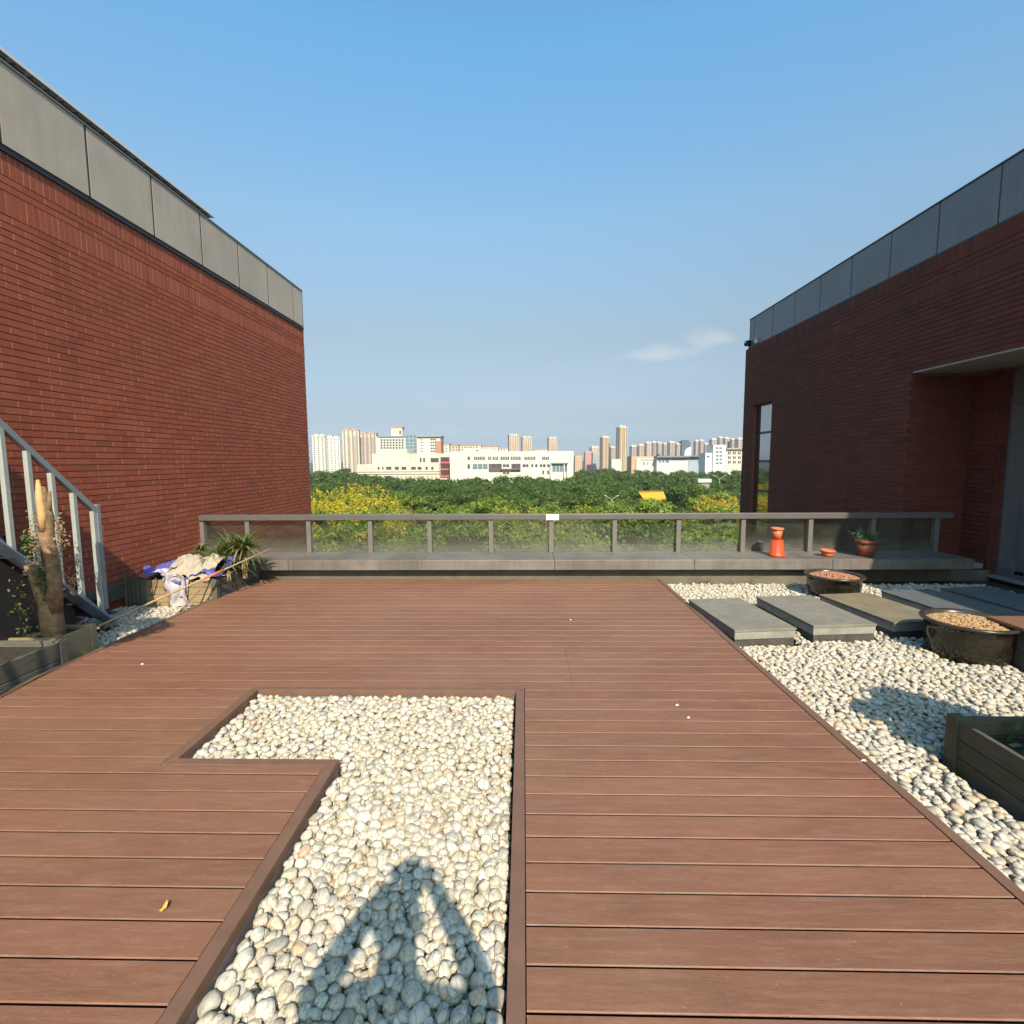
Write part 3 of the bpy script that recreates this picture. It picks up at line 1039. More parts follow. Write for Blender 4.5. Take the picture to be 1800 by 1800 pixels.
def ico(sub):
    bm = bmesh.new()
    bmesh.ops.create_icosphere(bm, subdivisions=sub, radius=1.0)
    v = np.array([x.co[:] for x in bm.verts])
    f = np.array([[q.index for q in x.verts] for x in bm.faces])
    bm.free()
    return v, f


ICO0, ICO1, ICO2 = ico(1), ico(2), ico(3)


def big_pot(c, rim, base, z0, zr, lab, gm, zsoil, n):
    t = thing('glazed_pot', lab, 'pot', (c[0], c[1], z0))
    h = zr - z0
    R = rim
    prof = [(base * .2, z0), (base, z0), (base * 1.10, z0 + .10 * h), (R * .88, z0 + .40 * h), (R * .90, z0 + .72 * h), (R * .905, z0 + .90 * h),
            (R * .93, zr - .035), (R * 1.0, zr - .022), (R * 1.01, zr - .008), (R * .985, zr), (R * .90, zr - .002), (R * .86, zr - .02), (R * .84, z0 + .5 * h)]
    MB().lathe(prof[:7], c, 64).build('body', MT['potglaze'], t, smooth=True)
    MB().lathe(prof[6:], c, 64).build('rim', MT['potrim'], t, smooth=True)
    MB().lathe([(0.001, zsoil), (R * .86, zsoil)], c, 40).build('soil', MT[gm], t)
    grit('grit', MT[gm], t, c, R * .80, zsoil, n, .013, .035)


big_pot((3.93, 6.46), .335, .20, BED + .01, .20, 'black glazed pot of red grit behind the slabs under the ledge', 'redsoil', .165, 900)
big_pot((3.94, 4.50), .350, .27, BED + .01, .235, 'large black glazed pot of tan grit in front of the slabs', 'tansoil', .200, 1300)

# orange pots on the ledge
ZL = .275
t = thing('flower_pot', 'bright orange plastic pot standing upside down on the ledge', 'pot', (3.61, 7.30, ZL))
MB().lathe([(.105, ZL), (.108, ZL + .035), (.098, ZL + .04), (.078, ZL + .235), (.03, ZL + .238), (.001, ZL + .238)], (3.61, 7.30), 48, .03, 12).build('body', MT['orange'], t, smooth=True)
MB().lathe([(.105, ZL), (.112, ZL + .003), (.112, ZL + .032), (.106, ZL + .036)], (3.61, 7.30), 48).build('rim', MT['orange'], t, smooth=True)
z = ZL + .240
t = thing('flower_pot', 'faded orange pot stacked upright on the upturned orange pot', 'pot', (3.61, 7.30, z))
MB().lathe([(.001, z), (.055, z), (.076, z + .145), (.070, z + .145), (.05, z + .03), (.001, z + .03)], (3.605, 7.30), 40).build('body', MT['orange_pale'], t, smooth=True)
MB().lathe([(.076, z + .135), (.086, z + .138), (.087, z + .165), (.080, z + .168), (.070, z + .145)], (3.605, 7.30), 40).build('rim', MT['orange_pale'], t, smooth=True)
t = thing('flower_pot', 'low wide orange pot on the ledge between upturned pot and leafy pot', 'pot', (4.31, 7.27, ZL))
MB().lathe([(.001, ZL), (.066, ZL), (.082, ZL + .07), (.074, ZL + .07), (.06, ZL + .02), (.001, ZL + .02)], (4.31, 7.27), 40).build('body', MT['orange_pale'], t, smooth=True)
MB().lathe([(.081, ZL + .062), (.097, ZL + .065), (.098, ZL + .093), (.088, ZL + .096), (.074, ZL + .07)], (4.31, 7.27), 40).build('rim', MT['orange_pale'], t, smooth=True)
t = thing('potted_plant', 'terracotta pot with a small green herb on the shaded ledge', 'potted plant', (4.85, 7.28, ZL))
MB().lathe([(.001, ZL), (.092, ZL), (.128, ZL + .20), (.118, ZL + .20), (.10, ZL + .17), (.001, ZL + .17)], (4.85, 7.28), 40).build('pot', MT['terracotta'], t, smooth=True)
MB().lathe([(.126, ZL + .185), (.142, ZL + .19), (.143, ZL + .235), (.130, ZL + .238), (.118, ZL + .20)], (4.85, 7.28), 40).build('rim', MT['terracotta'], t, smooth=True)


# ------------------------------------------------------------------ leaf cards
def cards(P, N, size, rr, elong=1.0, jitter=1.0):
    """quads at points P with normals near N"""
    n = len(P)
    Nn = N + rr.normal(size=(n, 3)) * jitter
    Nn /= np.linalg.norm(Nn, axis=1)[:, None]
    A = np.cross(Nn, rr.normal(size=(n, 3)))
    A /= np.linalg.norm(A, axis=1)[:, None]
    B = np.cross(Nn, A)
    s = (size * rr.uniform(.6, 1.3, n))[:, None]
    a, b = A * s * elong, B * s * .5
    V = np.stack([P - a, P + b * 1.0, P + a, P - b * 1.0], axis=1).reshape(-1, 3)
    F = np.arange(n * 4).reshape(-1, 4)
    return V, F


def crown_arrays(rr, R, H, n_clump, n_leaf, size, clump=.30, flat=.75):
    """leaf clumps spread over and inside an ellipsoid crown centred at the origin"""
    P, N = [], []
    for i in range(n_clump):
        d = rr.normal(size=3)
        d[2] = abs(d[2]) * .9 - .25
        d /= np.linalg.norm(d)
        q = rr.uniform(.62, 1.0)
        c = d * q * np.array([R, R, H])
        cr_ = R * clump * rr.uniform(.7, 1.25)
        m = int(n_leaf * rr.uniform(.7, 1.3))
        e = rr.normal(size=(m, 3))
        e /= np.linalg.norm(e, axis=1)[:, None]
        e[:, 2] = np.where(e[:, 2] < -.2, -e[:, 2] * .6, e[:, 2])
        P.append(c + e * cr_ * rr.uniform(.55, 1.08, (m, 1)) * np.array([1, 1, flat]))
        N.append(e)
    P, N = np.concatenate(P), np.concatenate(N)
    return P, N


def blob_core(rr, R, H, seed):
    v, f = ICO1
    out = []
    for p in v:
        k = .56 + .2 * mnoise.noise(Vector(p) * 1.8 + Vector((seed, 0, 0)))
        out.append((p[0] * R * k, p[1] * R * k, max(p[2], -.5) * H * k))
    return np.array(out), f


def tree_protos():
    res = {}
    specs = {
        'dark': ('leafdark', 5, 6.0, 4.3, 24, 330, .25, .36),
        'mid': ('leafmid', 4, 4.2, 4.0, 40, 170, .20, .28),
        'light': ('leaflight', 3, 4.0, 3.8, 38, 170, .20, .28),
        'far': ('leafdark', 4, 5.6, 4.2, 20, 130, .42, .38),
    }
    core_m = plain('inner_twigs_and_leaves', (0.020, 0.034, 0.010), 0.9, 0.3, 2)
    for k_, (m, nv, R, H, nc, nl, s, cl) in specs.items():
        L = []
        for v in range(nv):
            rr = np.random.default_rng(100 + v * 7 + len(k_) * 31)
            P, N = crown_arrays(rr, R, H, nc, nl, s, cl)
            V, F = cards(P, N, s, rr, 1.0, .30 if k_ in ('dark', 'far') else .5)
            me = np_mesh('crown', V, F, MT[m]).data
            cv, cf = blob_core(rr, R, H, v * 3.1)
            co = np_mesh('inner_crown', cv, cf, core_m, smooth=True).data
            bl_ = None
            if k_ in ('mid', 'light'):
                # upright blossom sprays over the top of the crown
                Pb, Nb = [], []
                for j in range(32):
                    d = rr.normal(size=3); d[2] = abs(d[2]) + .25; d /= np.linalg.norm(d)
                    c = d * np.array([R, R, H]) * rr.uniform(.93, 1.12)
                    h = rr.uniform(.5, 1.1)
                    m_ = 34
                    tt = rr.random(m_)
                    ax_ = np.array([d[0] * .6, d[1] * .6, 1.0]); ax_ /= np.linalg.norm(ax_)
                    Pb.append(c + ax_ * (tt * h)[:, None] + rr.normal(size=(m_, 3)) * (.26 * (1 - tt) + .05)[:, None])
                    Nb.append(np.tile(ax_, (m_, 1)))
                Vb, Fb = cards(np.concatenate(Pb), np.concatenate(Nb), .12, rr, 1.0, 1.0)
                bl_ = np_mesh('blossom', Vb, Fb, MT['blossom']).data
                bo = np_mesh('blossom', Vb, Fb, MT['blossom_orange']).data
            else:
                bo = None
            tk = MB()
            rq = random.Random(v)
            tk.tube([(0, 0, -12), (0, 0, -8), (.15, .1, -3.5), (.1, .2, 0)], [.26, .22, .17, .08], 8)
            for j in range(5):
                a = j * 1.256 + rq.random()
                tk.tube([(.1, .1, -5 + j * .5), (math.cos(a) * 1.2, math.sin(a) * 1.2, -2.6 + j * .3), (math.cos(a) * R * .6, math.sin(a) * R * .6, -.3)], [.13, .09, .03], 6)
            tro = tk.build('trunk', MT['treebark'])
            L.append((me, co, bl_, bo, tro.data))
        res[k_] = L
    # the objects made on the way are only carriers of their meshes
    for o in [o for o in COL.objects if o.name.split('.')[0] in ('crown', 'inner_crown', 'blossom', 'trunk') and o.parent is None]:
        bpy.data.objects.remove(o)
    return res


TP = tree_protos()


def child(parent, name, me):
    o = bpy.data.objects.new(name, me)
    COL.objects.link(o)
    o.parent = parent
    return o


NTREE = [0]


def tree(x, y, ztop, kind, v, sc, label, group, blossom=None, name=None):
    L = TP[kind]
    me, co, b1_, b2_, tk = L[v % len(L)]
    H = {'dark': 4.3, 'mid': 4.0, 'light': 3.8, 'far': 4.2}[kind]
    nm = name or {'dark': 'evergreen_tree', 'far': 'evergreen_tree', 'mid': 'golden_rain_tree', 'light': 'broadleaf_tree'}[kind]
    t = thing(nm, label, 'tree', (x, y, ztop - H * sc), group)
    t.rotation_euler = (0, 0, (v * 2.399) % 6.28)
    t.scale = (sc, sc, sc)
    c = child(t, 'crown', me)
    child(c, 'inner_crown', co)
    if y < 240:
        child(t, 'trunk', tk)
    if blossom:
        child(t, 'blossom', b1_ if blossom == 'y' else b2_)
        if blossom == 'y' and x < -.22 * y and y > 50:
            for q in (1,):
                o2 = child(t, 'blossom', L[(v + q) % len(L)][2])
                o2.rotation_euler = (0, 0, 1.3 * q); o2.scale = (.97, .97, .97 + .03 * q)
    NTREE[0] += 1
    return t


# rows of trees from the street below the terrace to the campus
r = random.Random(23)


def top_px(x, y):
    """skyline of the tree belt in the photograph, as a pixel row, by pixel column"""
    return None


rows = [(21, 'mid'), (28, 'mid'), (36, 'mid'), (45, 'mid'), (56, 'light'), (68, 'mid'), (82, 'light'), (97, 'dark'), (114, 'dark'), (134, 'dark'), (157, 'dark'),
        (184, 'far'), (214, 'far'), (250, 'far'), (292, 'far'), (340, 'far'), (400, 'far')]
cnt = 0
for ri, (Y, kind) in enumerate(rows):
    half = .46 * Y + 5
    step = 6.4 if Y < 60 else (7.4 if Y < 150 else (9.0 if Y < 260 else 11.5))
    n = int(2 * half / step) + 1
    for i in range(n):
        x = -half + (i + .5 + r.uniform(-.25, .25)) * 2 * half / n
        yy = Y + r.uniform(-2.6, 2.6)
        u = x / yy
        pxx = 920 + 900 * u
        if Y < 60:
            zt = -3.3 + r.uniform(-1.0, .9)
            if Y < 24: zt -= .8
        elif Y < 100:
            zt = -4.1 + r.uniform(-1.0, .8)
        else:
            zt = -4.6 + r.uniform(-1.2, .9)
        if Y >= 180:
            zt = -5.2 + r.uniform(-1.2, 1.0)
        if Y > 230 and pxx < 1012:
            continue               # the campus buildings stand here
        if Y > 200 and 1120 < pxx < 1160 and Y < 260:
            zt -= 2.5
        if 90 < Y < 180 and 1110 < pxx < 1215:
            zt -= 3.6
            if 130 < Y < 170: continue
        bl2 = None
        kk = kind
        low = 60 < Y < 104 and 1112 < pxx < 1190
        if low: zt -= 1.5
        if kind in ('mid', 'light'):
            kk = r.choice(('mid', 'mid', 'light')) if Y < 90 else kind
            p = r.random()
            if pxx < 700 and Y > 50:
                bl2 = 'y' if p < .9 else None
                zt += .5
            elif pxx > 1170 and Y > 50:
                bl2 = 'y' if p < .45 else ('o' if p < .7 else None)
            else:
                bl2 = 'y' if p < .16 else ('o' if p < .19 else None)
        if Y in (97, 114) and r.random() < .25:
            kk = 'mid'
        seg = ('left of the stepped campus building' if pxx < 628 else 'below the stepped campus building' if pxx < 790 else 'below the long white campus building' if pxx < 1008
               else 'below the yellow towers' if pxx < 1110 else 'below the low school row' if pxx < 1240 else 'below the white stair tower')
        if low: bl2 = None
        v = r.randrange(50)
        sc = r.uniform(.86, 1.16) * (1.0 if Y < 150 else 1.05)
        if Y < 60:
            if bl2: lab, gr = 'golden rain tree with yellow blossom sprays, seen through the railing glass', 'blossoming trees seen through the railing glass'
            else: lab, gr = 'green broadleaf tree close below the terrace, seen through the railing glass', 'green trees seen through the railing glass'
        elif Y < 90:
            if bl2 == 'o': lab, gr = 'tree with orange seed pods just above the railing', 'trees with orange pods above the railing'
            elif bl2: lab, gr = 'tree covered in bright yellow blossom just above the railing', 'yellow blossoming trees above the railing'
            else: lab, gr = 'fresh green tree just above the top rail, in front of the dark belt', 'fresh green trees above the railing'
        elif Y < 180:
            lab, gr = 'dark round tree of the middle belt ' + seg, 'dark middle belt trees ' + seg
        else:
            lab, gr = 'far small dark tree ' + seg, 'far trees ' + seg
        tree(x, yy, zt, kk, v, sc, lab, gr, bl2)
        cnt += 1
print('trees', cnt)
for (px, py, Y) in ((560, 826, 235), (585, 829, 240), (612, 829, 238), (632, 836, 228), (606, 824, 300), (640, 832, 262)):
    p = at(px, py, Y)
    tree(p[0], p[1], p[2], 'far', px, 1.1, 'far small dark tree left of the stepped campus building', 'far trees left of the stepped campus building')

# ------------------------------------------------------------------ distant buildings
BM = {}


def bmat(c, rough=.8):
    k = tuple(round(x, 3) for x in c)
    if k not in BM:
        BM[k] = plain('facade_paint', c, rough, 0.05, 0.25)
    return BM[k]


WINM = plain('far_window_glass', (0.075, 0.085, 0.10), 0.25, 0.2, 0.6)
WINT = plain('hazed_tower_window_glass', (0.20, 0.17, 0.165), 0.3, 0.2, 0.6)  # lightened: distance haze is put into the glass colour
WINB = plain('far_blue_glass', (0.16, 0.23, 0.27), 0.25, 0.2, 0.6)
CREAM, WHITE, TAN, PINK, GREY = (.66, .61, .47), (.68, .66, .58), (.60, .44, .27), (.50, .36, .32), (.36, .36, .38)
YEL = (.72, .58, .34)


def rotpts(pts, c, a):
    ca, sa = math.cos(a), math.sin(a)
    return [(c[0] + (x - c[0]) * ca - (y - c[1]) * sa, c[1] + (x - c[0]) * sa + (y - c[1]) * ca, z) for x, y, z in pts]


class RB(MB):
    """boxes in a frame turned by a around (cx, cy); u = across, w = depth from the front face"""

    def __init__(self, cx, cy, a):
        super().__init__()
        self.c, self.a = (cx, cy), a

    def rb(self, u0, u1, w0, w1, z0, z1):
        n = len(self.v)
        self.box(self.c[0] + u0, self.c[0] + u1, self.c[1] + w0, self.c[1] + w1, z0, z1)
        self.v[n:] = rotpts(self.v[n:], self.c, self.a)
        return self


def tower(x0, x1, ytop, D, label, col=CREAM, side=PINK, rot=.40, depth=None, floors=20, cols=4, stripes=None, crown=True, top=None, name='apartment_tower', group='distant apartment towers', cat='tower', win=None):
    """an apartment tower whose outline spans the photo columns x0..x1 at the distance D"""
    a, b = at(x0, 815, D), at(x1, 815, D)
    wid = abs(b[0] - a[0])
    zt = at((x0 + x1) / 2, ytop, D)[2]
    z0 = GROUND
    d_ = min(depth or 99, wid * .5)
    # projected width = w cos + d sin
    ca, sa = math.cos(rot), abs(math.sin(rot))
    w = max((wid - d_ * sa) / ca, wid * .35)
    cx, cy = (a[0] + b[0]) / 2, D
    t = thing(name, label, cat, (cx, cy, z0), group)

    def R():
        return RB(cx, cy, rot)
    hw = w / 2
    R().rb(-hw, hw, -d_ / 2, d_ / 2, z0, zt - (2.2 if crown else 0)).build('wall', bmat(col), t)
    if crown:
        k = R()
        k.rb(-hw - .3, hw + .3, -d_ / 2 - .3, d_ / 2 + .3, zt - 2.2, zt - 1.4)
        k.rb(-hw * .72, -hw * .15, -d_ / 2 + 1, d_ / 2 - 1, zt - 1.4, zt)
        k.rb(hw * .2, hw * .7, -d_ / 2 + 1, d_ / 2 - 1, zt - 1.4, zt - .3)
        k.build('roof', bmat(top or WHITE), t)
    fh = (zt - 2.4 - z0) / floors
    # recessed-looking vertical bays in a second colour
    if stripes:
        s = R()
        m = len(stripes[1])
        for i, q in enumerate(stripes[1]):
            s.rb(-hw + q[0] * w, -hw + q[1] * w, -d_ / 2 - .5, -d_ / 2, z0, zt - stripes[2])
        s.build('bay', bmat(stripes[0]), t)
    s = R()
    s.rb(-hw - .12, -hw, -d_ / 2 + .3, d_ / 2 - .3, z0, zt - 2.6)
    s.build('side_wall', bmat(side), t)  # side colour holds the left face's shade along with its paint
    wn = R()
    for f in range(floors):
        zz = z0 + f * fh
        for c in range(cols):
            u = -hw + (c + .5) * w / cols
            ww = w / cols * .36
            wn.rb(u - ww / 2, u + ww / 2, -d_ / 2 - .55 if stripes else -d_ / 2 - .12, -d_ / 2, zz + fh * .3, zz + fh * .78)
        for c in range(2):
            u = -d_ / 2 + (c + .5) * d_ / 2
            wn.rb(-hw - .2, -hw, u - d_ * .12, u + d_ * .12, zz + fh * .3, zz + fh * .78)
    o = wn.build('windows', win or WINT, t)
    o['kind'] = 'stuff'
    return t


# left part
tower(552, 577, 763, 420, 'white apartment tower at the far left beside the brick wall', WHITE, (.55, .53, .48), -.15, 11, 22, 3, group='white left towers')
tower(574, 600, 766, 424, 'slightly lower white tower joined to the right of the leftmost one', WHITE, (.55, .50, .45), .3, 12, 22, 4, group='white left towers')
tower(604, 634, 753, 520, 'cream and orange apartment slab with rust coloured roof, tallest on the left', (.66, .56, .42), (.62, .33, .16), .2, 12, 26, 4, stripes=((.42, .34, .31), [(.3, .48), (.62, .8)], 8), top=(.50, .30, .22), group='orange left slab')
tower(632, 665, 759, 540, 'pinkish apartment slab stepping down right of the orange one', (.60, .50, .42), (.52, .38, .30), .1, 12, 26, 5, stripes=((.42, .33, .30), [(.1, .28), (.4, .6), (.72, .9)], 6), top=(.50, .32, .26), group='orange left slab')


def flat_block(name, label, x0, x1, ytop, D, col, depth=14, cat='building', zb=GROUND, rot=0.0, group=None):
    a, b = at(x0, 815, D), at(x1, 815, D)
    zt = at((x0 + x1) / 2, ytop, D)[2]
    t = thing(name, label, cat, ((a[0] + b[0]) / 2, D, GROUND), group)
    MB().box(a[0], b[0], D, D + depth, zb, zt).build('wall', bmat(col), t)
    return t, a[0], b[0], zt


def wins(t, D, pxs, y0, y1, m=None, name='window', frame=False, sep=True, mull=0):
    """windows on the front face at D, by photo columns/rows"""
    for (p0, p1) in pxs:
        a, b = at(p0, y1, D), at(p1, y0, D)
        MB().box(a[0], b[0], D - .12, D + .02, a[2], b[2]).build(name, m or WINM, t)
        if mull:
            w = (b[0] - a[0]) / mull
            q = MB()
            for i in range(1, mull):
                q.box(a[0] + i * w - .12, a[0] + i * w + .12, D - .2, D - .121, a[2], b[2])
            q.build('mullion', bmat(WHITE), t)['kind'] = 'stuff'


# office block with a grid of windows and a glazed middle
D = 400
t, xa, xb, zt = flat_block('office_block', 'white office block with a grid of square windows and a glazed middle bay', 663, 775, 768, D, WHITE, 16)
for j in range(4):
    wins(t, D, [(669 + i * 5.3, 672.4 + i * 5.3) for i in range(8)], 772 + j * 4.6, 775 + j * 4.6)
a, b = at(714, 800, D), at(733, 765, D)
MB().box(a[0], b[0], D - 1.2, D - .1, GROUND, b[2]).build('glass_bay', WINB, t)
q = MB()
for i in range(5):
    zz = at(720, 772 + i * 6, D)[2]
    q.box(a[0], b[0], D - 1.35, D - 1.21, zz, zz + .35)
for i in range(4):
    xx = a[0] + (b[0] - a[0]) * i / 3
    q.box(xx - .15, xx + .15, D - 1.35, D - 1.21, GROUND, b[2])
q.build('mullion', bmat((.5, .55, .56)), t)['kind'] = 'stuff'
for j in range(5):
    wins(t, D, [(739, 743)], 772 + j * 5, 774 + j * 5, WINB)
    wins(t, D, [(757 + i * 3.4, 759.3 + i * 3.4) for i in range(3)], 771 + j * 5.2, 774 + j * 5.2)
a, b = at(766.5, 805, D), at(775, 775, D)
MB().box(a[0], b[0] + .2, D - .5, D + 12, GROUND, b[2]).build('brick_end', bmat((.50, .23, .14)), t)
a, b = at(733, 768, D), at(776, 765.5, D)
MB().box(a[0], b[0], D - 1.5, D + 16, a[2], b[2]).build('roof', bmat(GREY), t)
a, b = at(665, 768, D), at(713, 766, D)
MB().box(a[0], b[0], D - 1.0, D + 16, a[2], b[2]).build('roof', bmat(GREY), t)
a, b = at(687, 768, D), at(706, 752, D)
MB().box(a[0], b[0], D + 1.5, D + 9, a[2], b[2]).build('penthouse', bmat((.70, .64, .50)), t)
MB().box(a[0] - .4, b[0] + .4, D + 1.2, D + 9.3, b[2], b[2] + 1).build('penthouse_roof', bmat((.50, .26, .18)), t)
MB().box(b[0] - 2.2, b[0] - 1.0, D + 1.3, D + 1.49, a[2] + 2, b[2] - 2).build('window', WINM, t)

# campus building, left wing with stepped upper blocks
D = 262
t, xa, xb, zt = flat_block('campus_building', 'cream stepped campus building with a rounded lower front, left of the red balconies', 628, 773, 816, D, CREAM, 22)
for (x0, x1, y) in ((652, 720, 797), (659, 712, 789.5), (720, 773, 797)):
    a, b = at(x0, 816, D), at(x1, y, D)
    MB().box(a[0], b[0], D + 2.5 + (2 if y < 795 else 0), D + 21, a[2] - .5, b[2]).build('upper_block', bmat(CREAM), t)
wins(t, D, [(664, 667), (672, 674), (679, 688), (694, 701), (706, 714), (723, 731), (734, 741), (748, 752), (758, 762)], 820.5, 825.5, None)
wins(t, D + 2.4, [(738, 741), (744, 747), (757, 771)], 805, 812.5)
for x in (640, 645, 652, 656):
    wins(t, D, [(x, x + 2.2)], 819, 825, bmat((.55, .50, .40)), 'niche')
for y in (828.5, 832.5):
    a, b = at(628, y + .8, D), at(773, y - .5, D)
    MB().box(a[0] - .3, b[0], D - .5, D - .001, a[2], b[2]).build('cornice', bmat((.62, .58, .46)), t)
for i in range(17):
    x = 644 + i * 7.6
    wins(t, D, [(x, x + 2.4)], 836.5, 847, bmat((.33, .31, .27)), 'window')
wins(t, D, [(677, 688)], 836.5, 847)
# red balcony bay
D = 258
t, xa, xb, zt = flat_block('balcony_wing', 'narrow campus wing with dark red open balconies between the cream blocks', 773.3, 790.6, 797, D, CREAM, 24)
for j in range(3):
    y0 = 803.5 + j * 12
    wins(t, D, [(774.5, 789.8)], y0, y0 + 8.6, bmat((.10, .035, .04)), 'opening')
    a, b = at(774.5, y0 + 11, D), at(789.8, y0 + 8.0, D)
    MB().box(a[0], b[0], D - .6, D - .13, a[2], b[2]).build('balcony', bmat((.52, .14, .13)), t)

# long white campus building
D = 250
t, xa, xb, zt = flat_block('campus_building', 'long white campus building with a ribbon of windows and square emblem at its right end', 791, 1008, 793.5, D, (.70, .67, .56), 20)
for p0, p1, mu in ((822, 826, 0), (833.5, 852, 6), (858, 863, 2), (866, 876, 4), (880, 895, 5), (898, 915, 6), (922, 941, 7), (953, 965, 4)):
    wins(t, D, [(p0, p1)], 802.5, 808.3, mull=mu)
a, b = at(822, 826, D), at(998, 813.5, D)
wins(t, D, [(822, 826)], 816, 824)
wins(t, D, [(831, 857)], 815.5, 824.5, WINB, mull=3)
for p0, p1, y0, y1 in ((859, 882, 815, 830), (899, 915, 815, 829)):
    wins(t, D, [(p0, p1)], y0, y1, bmat((.12, .09, .09)), 'opening')
for p0, p1 in ((865, 871), (875, 880), (884, 889), (890, 895), (901, 906), (909, 914), (919, 924), (925, 929), (934, 937.5), (941, 945), (949, 953), (954.5, 959), (962, 966)):
    wins(t, D - .15, [(p0, p1)], 816, 820.5)
a, b = at(880, 826.5, D), at(915, 823.5, D)
MB().box(a[0], b[0], D - 1.2, D - .13, a[2], b[2]).build('balcony', bmat((.16, .10, .10)), t)
a, b = at(884, 836, D), at(896, 829, D)
wins(t, D, [(884, 889), (890.5, 895)], 829.5, 833)
wins(t, D, [(953.5, 956.5), (962, 965)], 827, 833.5)
wins(t, D, [(971, 996)], 814.5, 829, WINB, mull=4)
for x in (968, 991.5, 997):
    a, b = at(x - .8, 840, D), at(x + .8, 814, D)
    MB().box(a[0], b[0], D - 1.3, D - .13, a[2], b[2]).build('column', bmat(WHITE), t)
a, b = at(968, 814.8, D), at(999, 812.8, D)
MB().box(a[0], b[0], D - 1.5, D - .13, a[2], b[2]).build('canopy', bmat(GREY), t)
e = MB()
c = at(1001, 800, D)
for (dx, dz, r_) in ((0, 0, PI / 4),):
    for s_ in ((-1, 1), (1, 1), (1, -1), (-1, -1)):
        e.bar((c[0] + s_[0] * .75, D - .06, c[2]), (c[0], D - .06, c[2] + s_[1] * 1.15), .12, .10, up=(0, 1, 0))
e.build('emblem', bmat((.55, .52, .42)), t)
a, b = at(812, 793.5, D), at(868, 788, D)
MB().box(a[0], b[0], D + 6, D + 15, a[2] - .1, b[2]).build('roof_block', bmat(CREAM), t)
wins(t, D + 6, [(837, 841)], 790.5, 793)

# rooftops behind
for i, (x0, x1, y, D, c, lab) in enumerate(((776, 790, 781, 640, (.72, .66, .54), 'small cream block just right of the brick ended office'),
                                            (789, 806, 783, 660, (.62, .50, .40), 'low tan apartment row behind the red balconies'),
                                            (805, 846, 783, 700, (.66, .55, .44), 'long low apartment row with red roofs behind the campus building'),
                                            (845, 875, 785, 720, (.64, .56, .46), 'low apartment row left of the twin tan towers'),
                                            (874, 893, 788, 740, (.70, .64, .52), 'lowest cream block just left of the twin tan towers'),
                                            (940, 962, 790, 760, (.72, .68, .58), 'low white roofs between the tan towers'))):
    t, xa, xb, zt = flat_block('apartment_block', lab, x0, x1, y, D, c, 14)
    MB().box(xa - .5, xb + .5, D - .6, D + 14.5, zt, zt + 1.2).build('roof', bmat((.46, .28, .22)), t)
    q = MB()
    n = int((xb - xa) / 4)
    for k_ in range(n):
        for f in range(4):
            q.box(xa + (k_ + .3) * 4, xa + (k_ + .3) * 4 + 1.8, D - .15, D + .01, zt - 3.2 - f * 3.2, zt - 1.6 - f * 3.2)
    q.build('windows', WINM, t)['kind'] = 'stuff'

tp = ((.56, .40, .26), [(.12, .26), (.44, .56), (.74, .86)], 12)
tower(893, 912, 763, 900, 'left one of the twin tan towers with white crowns', (.62, .48, .34), (.50, .38, .32), .3, 16, 30, 4, tp, group='tan towers with white crowns')
tower(916, 935, 767, 930, 'right one of the twin tan towers with white crowns', (.62, .48, .34), (.50, .38, .32), .3, 16, 30, 4, tp, group='tan towers with white crowns')
tower(962, 979, 768, 940, 'single tan tower with white crown standing alone above the campus roof', (.62, .48, .34), (.50, .38, .32), .3, 16, 30, 4, tp, group='tan towers with white crowns')
tower(1009, 1023, 801, 700, 'small orange tan block at the right end of the white campus building', (.60, .40, .24), (.45, .32, .28), .2, 10, 10, 3, None, False)
tower(1027, 1040, 793, 620, 'short pink tower left of the grey green one', (.62, .30, .28), (.55, .27, .26), .2, 12, 14, 3, None, True, (.62, .40, .36))
tower(1036, 1052, 784, 720, 'tan block rising behind the pink and grey towers', (.58, .46, .30), (.45, .36, .30), .4, 12, 18, 4)
tower(1040, 1054, 796, 600, 'low grey green tower between the pink one and the tall yellow one', (.38, .42, .40), (.40, .36, .35), .2, 10, 13, 4, None, False)
ts = ((.46, .34, .27), [(.0, .10), (.50, .58)], 3)
tower(1054, 1071, 766, 560, 'second tallest tower, yellow with brown stripes, left of the tallest', YEL, (.40, .30, .28), .5, 14, 34, 4, ts)
tower(1071, 1082, 784, 640, 'grey pink tower squeezed between the two tall yellow towers', (.46, .36, .32), (.38, .30, .30), .5, 12, 24, 3)
tower(1082, 1102, 748, 540, 'tallest yellow tower on the skyline with shaded left side', YEL, (.40, .30, .28), .55, 14, 42, 4, ts)
t, *_ = flat_block('low_house', 'low white house at the foot of the tallest yellow tower', 1075, 1091, 807, 430, WHITE, 12, 'house')
row = [(1106, 1119, 782), (1119, 1132, 780), (1132, 1145, 776), (1145, 1153, 775), (1153, 1163, 776), (1163, 1173, 778), (1172, 1186, 775), (1186, 1195, 778),
       (1218, 1229, 773), (1227, 1236, 772), (1236, 1244, 778), (1245, 1259, 770), (1259, 1270, 767), (1269, 1281, 768), (1281, 1292, 770), (1290, 1306, 769)]
labs = ['grey end tower of the long right hand apartment row', 'grey striped tower second in the long apartment row', 'cream fronted tower third in the long apartment row',
        'slim tower at the middle of the long apartment row', 'tower with mauve shaded side right of the slim one', 'white edged tower in the long apartment row', 'broad cream tower near the right end of the long row',
        'last cream tower before the dark domed block', 'grey tower just right of the white sail', 'cream sided tower right of the white sail', 'low cream tower before the gap', 'dark grey tower left of the white stair tower',
        'cream tower directly behind the white stair tower', 'tan tower behind the beige building', 'dark striped tower behind the beige building', 'pale tower at the edge of the right brick wall']
